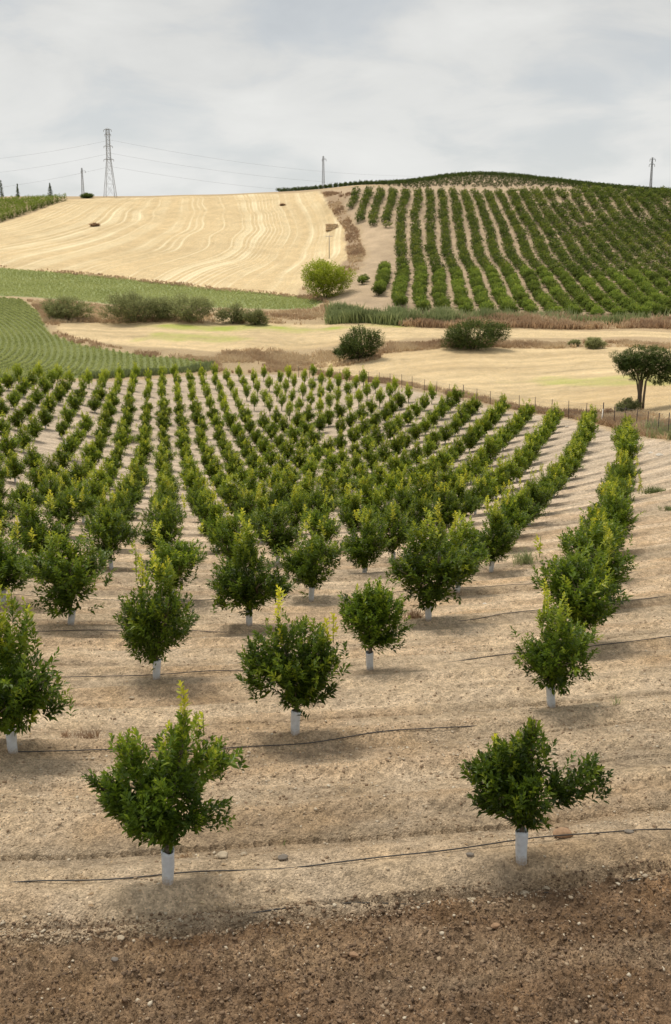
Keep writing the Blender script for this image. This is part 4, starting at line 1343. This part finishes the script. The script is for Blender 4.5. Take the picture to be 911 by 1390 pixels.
rows_of_crop('row_crop', 'low green crop in curving rows at the left', P_GA, (77, 493), (96, 462), 1.15, .5, .86, .0, 1, .05, curve=-.5)
rows_of_crop('flat_crop', 'flat pale green crop below the stubble slope', P_GB, (402, 414), (392, 406), .8, .8, .8, .12, 2, .3)

# tall dark crop on the slope top left
e0 = np.array(ground_at(-40, 311)); e1 = np.array(ground_at(90, 272))
dT = unit(e1 - e0); nT = np.array([-dT[1], dT[0]])
b = Bag(); r = np.random.default_rng(8)
Lr = np.linalg.norm(e1 - e0)
tp_, tn_ = [], []
for row in range(26):
    off = row * 2.4
    n = int((Lr - row * .6) / .42)
    t = r.uniform(0, 1, n) * (Lr - row * .6)
    P = e0 + dT * t[:, None] + nT * off + r.normal(0, .25, (n, 2))
    tp_.append(P); tn_.append(np.full(n, row))
P = np.vstack(tp_); rw = np.concatenate(tn_)
z = height(P[:, 0], P[:, 1])
for lev, hh in enumerate((.5, 1.3, 2.1, 2.9)):
    k = np.ones(len(P), bool) if lev > 1 else rw < 2
    m = k.sum()
    tips = np.c_[P[k] + r.normal(0, .3, (m, 2)), z[k] + hh + r.normal(0, .25, m)]
    shoots(b, tips, np.array([[0, 0, 1.]]) + r.normal(0, .45, (m, 3)), .8, 5, .8, .05 + .17 * lev + r.normal(0, .08, m), r, simple=True, aspect=.35)
tag(obj('tall_crop', b.mesh('tall_crop', M_TALL)), 'tall dark green crop standing in rows at the top left', 'crop', kind='stuff')


# ------------------------------------------------------------------ fence
FX = [405, 420, 435, 447, 461, 474, 487, 500, 514, 529, 545, 559, 576, 592, 609, 628, 646.5, 665, 683.5, 704, 725.5, 748, 771, 795, 817, 833, 848, 863, 878, 892.5, 906, 922, 940, 960]
fence = None
fp = []
for x_ in FX:
    y_ = float(np.interp(x_, [405, 435, 545, 628, 700, 748, 795, 817, 860, 911, 960], [512.5, 513.5, 526, 544, 557.5, 565, 572, 575, 583, 594, 606]))
    gx_, gy_ = ground_at(x_, y_)
    fp.append((gx_, gy_, h1(gx_, gy_)))
fence = tag(empty('wire_fence', fp[0]), 'long wire fence on thin rusty posts between the orchard and the dry field', 'fence')
o0 = np.array(fp[0])
for x_, p in zip(FX, fp):
    b = Bag(); hgt = 2.15 if x_ in (628, 817) else 1.95 + random.uniform(-.08, .08)
    lx = random.uniform(-.05, .05)
    rad = .06 if x_ in (628, 817) else .04
    b.tube([(0, 0, -.3), (lx * .5, 0, hgt * .5), (lx, 0, hgt)], [rad, rad, rad * .95], 6)
    obj('post', b.mesh('post', M_POST, True), fence, tuple(np.array(p) - o0))
b = Bag()
for a, c in zip(fp[:-1], fp[1:]):
    a = np.array(a) - o0; c = np.array(c) - o0
    for hh in (.1, .55, 1.0, 1.45, 1.85):
        b.tube([a + [0, 0, hh], (a + c) / 2 + [0, 0, hh - .02], c + [0, 0, hh]], .008, 3, cap=False)
    L = np.linalg.norm(c - a); m = max(2, int(L / .3))
    for q in range(m):
        p = a + (c - a) * q / m
        b.tube([p + [0, 0, .05], p + (c - a) / m + [0, 0, 1.85]], .0045, 3, cap=False)
        b.tube([p + (c - a) / m + [0, 0, .05], p + [0, 0, 1.85]], .0045, 3, cap=False)
obj('wire_mesh', b.mesh('wire_mesh', M_MESHW), fence)
cx_, cy_, cz_ = fp[24]
b = Bag(); b.tube([(0, 0, 1.5), (-.35, -1.0, 0)], [.05, .05], 6)
obj('brace', b.mesh('brace', M_WHITE, True), fence, (cx_ - o0[0], cy_ - o0[1], cz_ - o0[2]))


# ------------------------------------------------------------------ pylons and wires
def pylon(px_, ybase, ytop, D, label, wb, wt, arms, seed, th=.09, panels=9, waist=None):
    x, y, zb = (float(v) for v in lift(px_, ybase, D))
    zt = float(lift(px_, ytop, D)[2])
    zg = h1(x, y)
    h = zt - zg
    e = tag(empty('lattice_pylon', (x, y, zg)), label, 'pylon')

    def wid(t):
        if waist:
            tw_, ww = waist
            return wb + (ww - wb) * t / tw_ if t < tw_ else ww + (wt - ww) * (t - tw_) / (1 - tw_)
        return wb + (wt - wb) * t
    for sx, sy in ((-1, -1), (1, -1), (1, 1), (-1, 1)):
        b = Bag()
        b.tube([(sx * wid(t) / 2, sy * wid(t) / 2, h * t - (.4 if t == 0 else 0)) for t in np.linspace(0, 1, 8)], th, 4)
        obj('leg', b.mesh('leg', M_STEEL), e)
    b = Bag(); t = 0.0
    lv = [0.0]
    while lv[-1] < 1: lv.append(min(1, lv[-1] + max(.03, wid(lv[-1]) / h * 1.15)))
    cs = [(-1, -1), (1, -1), (1, 1), (-1, 1)]
    for t0, t1 in zip(lv[:-1], lv[1:]):
        for q in range(4):
            a, c = cs[q], cs[(q + 1) % 4]
            w0, w1 = wid(t0) / 2, wid(t1) / 2
            b.tube([(a[0] * w0, a[1] * w0, h * t0), (c[0] * w1, c[1] * w1, h * t1)], th * .55, 3, cap=False)
            b.tube([(c[0] * w0, c[1] * w0, h * t0), (a[0] * w1, a[1] * w1, h * t1)], th * .55, 3, cap=False)
            b.tube([(a[0] * w1, a[1] * w1, h * t1), (c[0] * w1, c[1] * w1, h * t1)], th * .5, 3, cap=False)
    obj('lattice', b.mesh('lattice', M_STEEL), e)
    ends = []
    for (yt, l0, l1, dep) in arms:
        za = (ybase - yt) / (ybase - ytop) * (zt - zb) + zb - zg
        b = Bag()
        for s_ in (l0, l1):
            if s_ == 0: continue
            b.tube([(0, dep * -.5, za), (s_, 0, za - .1)], th * .8, 4); b.tube([(0, dep * .5, za), (s_, 0, za - .1)], th * .8, 4)
            b.tube([(0, 0, za + .9), (s_, 0, za - .1)], th * .6, 4)
            b.tube([(s_, 0, za - .1), (s_, 0, za - 1.0)], .12, 6)
        obj('crossarm', b.mesh('crossarm', M_STEEL), e)
        ends.append((x, y, za + zg - 1.0))
    return ends


E1 = pylon(149.5, 268.5, 175, 524, 'tall lattice pylon standing on the stubble skyline', 5.4, 1.5,
           [(176, -1.9, 1.9, 1.6), (182, -1.5, 1.5, 1.6), (198, -2.1, 2.1, 1.8), (216, -2.4, 2.4, 2.0)], 1, .10, waist=(.55, 1.9))
pylon(112.5, 268.5, 228, 560, 'short thin pylon on the skyline left of the tall one', 1.3, .5, [(232, -.5, 1.9, .6)], 2, .07)
pylon(438.5, 257, 212, 520, 'slender pylon where the stubble meets the summit track', 1.3, .6, [(216, -.6, 1.4, .6)], 3, .10)
pylon(882.5, 258, 214, 470, 'slender pylon with short arms above the right end of the grove', .9, .4, [(216, -1.0, 1.4, .5), (223, -1.2, 1.2, .5)], 4, .09)


def wire(a, c, sag, label):
    a = np.array(a); c = np.array(c); m = 24
    t = np.linspace(0, 1, m + 1)[:, None]
    P = a + (c - a) * t - np.array([0, 0, 1.]) * sag * 4 * t * (1 - t)
    b = Bag(); b.tube(P - a, .03, 4, cap=False)
    tag(obj('power_line', b.mesh('power_line', M_WIRE), None, tuple(a)), label, 'cable', 'power lines of the tall pylon')


for (k_, ya, yl, yr, nm) in ((1, 190, 202, 232, 'upper'), (2, 208, 222, 243, 'middle'), (3, 226, 245, 256, 'lower')):
    at_ = lift(149.5, ya, 524)
    wire([float(v) for v in at_], [float(v) for v in lift(-160, yl + 22, 540)], 3, nm + ' power line running left from the tall pylon')
    wire([float(v) for v in at_], [float(v) for v in lift(640, yr + 6, 720)], 6, nm + ' power line running right from the tall pylon')

# utility pole and the straw stack at the right side of the stubble
x, y = ground_at(446.5, 351)
zz = h1(x, y); hh = 30 * y / F
b = Bag(); b.tube([(0, 0, -.3), (0, 0, hh)], [.16, .11], 8)
e = tag(empty('utility_pole', (x, y, zz)), 'pale pole with a crossbar in the stubble below the straw stack', 'pole')
obj('pole', b.mesh('pole', simple_mat('weathered_wood', (.42, .38, .31), .9, .15, 4), True), e)
b = Bag(); b.box((0, 0, hh - .3), (2.2, .14, .16)); b.tube([(-.9, 0, hh - .2), (-.9, 0, hh + .15)], .05, 6); b.tube([(.9, 0, hh - .2), (.9, 0, hh + .15)], .05, 6)
obj('crossbar', b.mesh('crossbar', M_WHITE), e)
x, y = ground_at(450, 312); s_ = y / F
r = np.random.default_rng(3); b = Bag()
nx_, nz_ = 7, 4; bw, bh = 16 * s_ / nx_, 8.5 * s_ / nz_
for a in range(nx_):
    for c in range(nz_):
        for q in range(3):
            if c == nz_ - 1 and r.random() < .15: continue
            b.box(((a - nx_ / 2 + .5) * bw + r.normal(0, .05), q * 1.1 + r.normal(0, .06), bh * (c + .5)), (bw * .97, 1.08, bh * .97), r.normal(0, .03))
tag(obj('straw_stack', b.mesh('straw_stack', M_BALE), None, (x, y, h1(x, y) - .15)), 'brown rectangular straw stack at the right side of the stubble', 'straw stack')

# ------------------------------------------------------------------ drip hoses
def hose(jl, off, i0, i1, seed, label, dz=.0, amp=.05):
    r = np.random.default_rng(seed)
    I_ = np.arange(i0, i1, .03)
    ph1, ph2 = r.uniform(0, 6.3, 2)
    J_ = jl + off + .012 * np.sin(I_ * 5 + ph1) + .006 * np.sin(I_ * 13 + ph2)
    P = O0 + I_[:, None] * VI + J_[:, None] * VJ
    if jl == 1:                                   # passes just behind the two foremost guards, like the photo's
        pass
    z = micro(P[:, 0], P[:, 1])
    zs = np.convolve(np.pad(z, 6, mode='edge'), np.ones(13) / 13, 'valid')
    buried = amp * (np.sin(I_ * 2.3 + ph2) + .6 * np.sin(I_ * 5.1 + ph1)) * .5
    Q = np.c_[P, zs + .012 + dz + np.minimum(buried, .015)]
    b = Bag(); b.tube(Q - Q[0], .008, 6)
    tag(obj('drip_hose', b.mesh('drip_hose', M_HOSE, True), None, tuple(Q[0])), label, 'hose', 'black drip hoses')


hose(1, .06, -1.2, 2.1, 2, 'black drip hose running past the two foremost trees', .012, .03)
hose(.895, .0, -1.0, 2.4, 9, 'black drip hose half buried in the brown tilled bank', -.01, .2)
hose(2, -.03, -1.5, 3.0, 5, 'black drip hose along the second line of trees', -.002, .07)
hose(3, -.02, -1.5, 4.2, 4, 'black drip hose along the third line of trees', .005, .05)
hose(4, -.02, -2.0, 5.5, 3, 'black drip hose along the fourth line of trees', .0, .08)
hose(5, -.02, -2.0, 6.5, 8, 'black drip hose along the fifth line of trees', .0, .08)


# ------------------------------------------------------------------ stones, gravel, weeds
def stone_mesh(w, seed, mat, flat=.6):
    r = np.random.default_rng(seed)
    import bmesh
    bm = bmesh.new(); bmesh.ops.create_icosphere(bm, subdivisions=3, radius=.5)
    V = np.array([v.co[:] for v in bm.verts])
    pl_n = unit(r.normal(0, 1, (9, 3))); pl_d = r.uniform(.30, .46, 9)
    for n_, d_ in zip(pl_n, pl_d):
        ex = V @ n_ - d_
        V = V - np.where(ex > 0, ex, 0)[:, None] * n_ * .9
    V *= np.array([w * r.uniform(.95, 1.2), w * r.uniform(.7, .95), w * flat])
    Fa = np.array([[v.index for v in f.verts] for f in bm.faces]); bm.free()
    return mesh_np('stone', V, Fa, mat, None, True)


STN = [(302, 1167, 20, M_STONE, 'pale flat stone right of the foremost left tree'), (331, 1164, 11, M_STONE, 'small pale stone next to the flat one, right of the left tree'),
       (384, 1173, 17, M_STONE_G, 'grey brown stone midway between the two foremost trees'), (163, 1282, 14, M_STONE, 'pale ochre stone in the tilled bank, lower left'),
       (763, 1137, 30, M_STONE_O, 'big brown stone behind the hose right of the foremost right tree'), (713, 1197, 16, M_STONE, 'pale stone just in front of the right tree guard'),
       (672, 1258, 15, M_STONE_O, 'ochre stone lying in the tilled bank below the right tree'), (853, 1136, 13, M_STONE_G, 'dark stone near the hose toward the right edge'),
       (875, 1195, 10, M_STONE, 'small pale stone on the tilled bank toward the right edge'), (637, 1171, 13, M_STONE_G, 'grey stone beside the hose left of the right tree'),
       (742, 1192, 11, M_STONE, 'small tan stone right of the pale stone at the right tree'), (641, 1217, 11, M_STONE, 'small flat stone in the crumbled earth left of the ochre one'),
       (155, 1310, 12, M_STONE_G, 'grey stone low in the tilled bank near the left corner'), (480, 1300, 13, M_STONE_O, 'brown stone low in the tilled bank at the middle'),
       (178, 947, 9, M_STONE, 'lone pale stone on sand behind the foremost left tree'), (658, 820, 8, M_WHITE, 'white stone on sand behind the round dark tree'),
       (741, 579, 6, M_WHITE, 'white stone at the far end of the third row'), (769, 580, 5, M_WHITE, 'tiny white stone by the far end of the second row'),
       (836, 604, 8, M_WHITE, 'white stone left of the far end of the rightmost full row'), (883, 616, 7, M_WHITE, 'short white stone right of the rightmost full row'),
       (895, 620, 12, M_WHITE, 'long white stone lying near the right edge, far back'), (377, 517, 7, M_WHITE, 'white stone at the back of the orchard near its middle')]
for q, (px_, py_, wpx, mt, lb) in enumerate(STN):
    x, y = ground_at(px_, py_); w = wpx * y / F
    o = obj('stone', stone_mesh(w, 40 + q, mt, .5 if wpx < 25 else .45), None, (x, y, mz(x, y) + w * .17))
    o.rotation_euler = (0, 0, (q * 1.3) % .8 - .4)
    tag(o, lb, 'stone')

import bmesh as _bm
bm = _bm.new(); _bm.ops.create_icosphere(bm, subdivisions=1, radius=.5)
SV = np.array([v.co[:] for v in bm.verts]); SF = np.array([[v.index for v in f.verts] for f in bm.faces]); bm.free()


def gravel(n, r, dens, size, tmin, tmax, Pts):
    Vs, Fs, As = [], [], []
    z = micro(Pts[:, 0], Pts[:, 1])
    m = len(Pts)
    sz = size[0] * np.exp(r.exponential(size[1], m)); sz = np.minimum(sz, size[0] * 4.2)
    W = SV[None] * (1 + r.normal(0, .30, (m, len(SV), 1))) * np.stack([sz * r.uniform(.8, 1.4, m), sz * r.uniform(.8, 1.2, m), sz * r.uniform(.5, .9, m)], 1)[:, None, :]
    a = r.uniform(0, 6.3, m)[:, None]
    X2 = W[..., 0] * np.cos(a) - W[..., 1] * np.sin(a); Y2 = W[..., 0] * np.sin(a) + W[..., 1] * np.cos(a)
    W = np.stack([X2 + Pts[:, None, 0], Y2 + Pts[:, None, 1], W[..., 2] + (z + sz * .12)[:, None]], -1)
    Fa = (SF[None] + (np.arange(m) * len(SV))[:, None, None]).reshape(-1, 3)
    t = np.repeat(r.uniform(tmin, tmax, m), len(SV))
    return W.reshape(-1, 3), Fa, t


gm, ns, ls = new_mat('gravel')
go = ns.new('ShaderNodeOutputMaterial'); gb = ns.new('ShaderNodeBsdfPrincipled'); ga = ns.new('ShaderNodeAttribute'); ga.attribute_name = 'tint'
gr = ns.new('ShaderNodeValToRGB')
for p_, c_ in ((.12, (.10, .065, .04, 1)), (.45, (.21, .135, .08, 1)), (.8, (.40, .30, .195, 1))):
    el = gr.color_ramp.elements.new(p_); el.color = c_
gr.color_ramp.elements[0].color = (.10, .065, .04, 1); gr.color_ramp.elements[-1].color = (.58, .50, .38, 1)
ls.new(ga.outputs['Fac'], gr.inputs['Fac']); ls.new(gr.outputs[0], gb.inputs['Base Color']); gb.inputs['Roughness'].default_value = .95
ls.new(gb.outputs[0], go.inputs['Surface'])
r = np.random.default_rng(12)
# clods on the tilled bank
Ii = r.uniform(-2.2, 3.4, 170000); Jj = r.uniform(-.3, .925, 170000)
P1 = O0 + Ii[:, None] * VI + Jj[:, None] * VJ
P1 = P1[(P1[:, 1] > 7.6) & (np.abs(P1[:, 0] / P1[:, 1]) < .37)]
kp = r.uniform(0, 1, len(P1)) < .35 + .8 * (fbm(P1[:, 0] * 1.1, P1[:, 1] * 1.1, 3, 5) + .3)
P1 = P1[kp]
g1 = gravel(0, r, 0, (.011, .42), .14, .58, P1)
P1b = P1[r.uniform(0, 1, len(P1)) < .06] + .03
g1b = gravel(0, r, 0, (.014, .4), .6, 1.0, P1b)
# stones on the sand
Yr = 9.5 + 40 * r.uniform(0, 1, 90000) ** 2.0
P2 = np.c_[r.uniform(-.37, .37, 90000) * Yr, Yr]
li2, lj2 = lattice(P2[:, 0], P2[:, 1])
P2 = P2[(fbm(li2 * .8, lj2 * 4, 3, 15) + r.uniform(-.3, .3, len(P2)) > .02) & (lj2 > .8)]
g2 = gravel(0, r, 0, (.011, .42), .5, 1.0, P2)
Vg, Fg, Tg = [], [], []; n = 0
for a, f_, t_ in (g1, g1b, g2):
    Vg.append(a); Fg.append(f_ + n); Tg.append(t_); n += len(a)
tag(obj('gravel', mesh_np('gravel', np.vstack(Vg), np.vstack(Fg), gm, {'tint': np.concatenate(Tg)})), 'small clods and stones scattered over the soil', 'gravel', kind='stuff')


r = np.random.default_rng(33); b = Bag(); LP = []
for (t, z) in vis_trees[:60]:
    m = int(r.integers(6, 26)); a = r.uniform(0, 6.3, m); R_ = r.uniform(.1, .95, m)
    LP.append(np.c_[t[2] + R_ * np.cos(a), t[3] + R_ * np.sin(a)])
LP = np.vstack(LP); lz = micro(LP[:, 0], LP[:, 1]); m = len(LP)
add_leaves(b, np.c_[LP, lz + .012], np.c_[r.normal(0, 1, (m, 2)), r.normal(.1, .15, m)], r.uniform(.05, .09, m), .03, r.uniform(.2, 1, m), r)
tag(obj('fallen_leaves', b.mesh('fallen_leaves', M_STRAW)), 'dry fallen leaves lying on the soil under the near trees', 'leaves', kind='stuff')


def weed(px_, py_, wpx, hpx, mat, label, seed, t0=.3, n=60, name='weed', cat='weed'):
    x, y = ground_at(px_, py_); s_ = y / F
    r = np.random.default_rng(seed); b = Bag()
    P = np.c_[r.normal(0, wpx * s_ * .25, n), r.normal(0, wpx * s_ * .18, n)]
    m = n * 3; B = np.repeat(P, 3, 0) + r.normal(0, .02, (m, 2))
    h = hpx * s_ * r.uniform(.4, 1.0, m); w = max(.012, .8 * s_)
    ln = r.normal(0, .28, (m, 2))
    a = r.uniform(0, 3.14, m); S = np.c_[np.cos(a), np.sin(a), np.zeros(m)] * w
    base = np.c_[B, np.full(m, -.03)]; mid = base + np.c_[ln, np.ones(m)] * h[:, None] * .55; tip = base + np.c_[ln * 1.5, np.ones(m)] * h[:, None]
    V = np.stack([base - S * .3, base + S * .3, mid + S * .5, tip, mid - S * .5], 1).reshape(-1, 3)
    bb = np.arange(m)[:, None] * 5
    b.add(V, bb + np.array([[2, 3, 4]]), bb + np.array([[0, 1, 2, 4]]), np.repeat(np.clip(t0 + r.normal(0, .15, m), 0, 1), 5))
    k = r.integers(0, m, m // 2)
    add_leaves(b, mid[k], np.c_[r.normal(0, 1, (len(k), 2)), r.uniform(0, 1, len(k))], w * 3, w * 1.2, np.clip(t0 + .1 + r.normal(0, .15, len(k)), 0, 1), r, simple=True)
    tag(obj(name, b.mesh(name, mat), None, (x, y, mz(x, y))), label, cat)


weed(712, 768, 40, 22, M_REED, 'grey green weed tuft on sand right of the first-row trunk', 1, .5, 70)
weed(888, 671, 34, 13, M_REED, 'low green weed patch near the right edge of the orchard', 2, .2, 90)
weed(908, 693, 18, 9, M_REED, 'small weed at the right edge below the low green patch', 3, .3, 40)
weed(178, 600, 22, 14, M_REED, 'pale straw green tuft between rows in the left orchard', 4, .8, 60)
weed(722, 672, 12, 9, M_STRAW, 'small reddish dry weed between the first and second rows', 5, .2, 30)
weed(120, 1008, 34, 22, M_STRAW, 'reddish dry weeds on sand right of the left edge tree', 6, .1, 26)
weed(90, 1002, 20, 14, M_STRAW, 'short dry weed sprig close to the left edge tree', 7, .05, 12)
weed(250, 1160, 26, 8, M_STRAW, 'little heap of dry yellow leaves right of the left guard', 8, .45, 30, 'leaf_litter', 'leaves')
weed(108, 1199, 20, 8, M_STRAW, 'dry yellow leaves on sand left of the foremost left tree', 9, .5, 22, 'leaf_litter', 'leaves')
weed(563, 842, 34, 18, M_STRAW, 'dry reddish brush behind the round dark tree', 10, .25, 50)
weed(836, 966, 12, 20, M_REED, 'single yellow green sprig on sand at the right', 11, .7, 6)
weed(382, 1140, 3, 30, M_REED, 'one thin green stalk on sand between the foremost trees', 12, .3, 1)
weed(852, 1283, 22, 7, M_STRAW, 'dry orange leaves on the tilled bank, lower right', 13, .4, 20, 'leaf_litter', 'leaves')
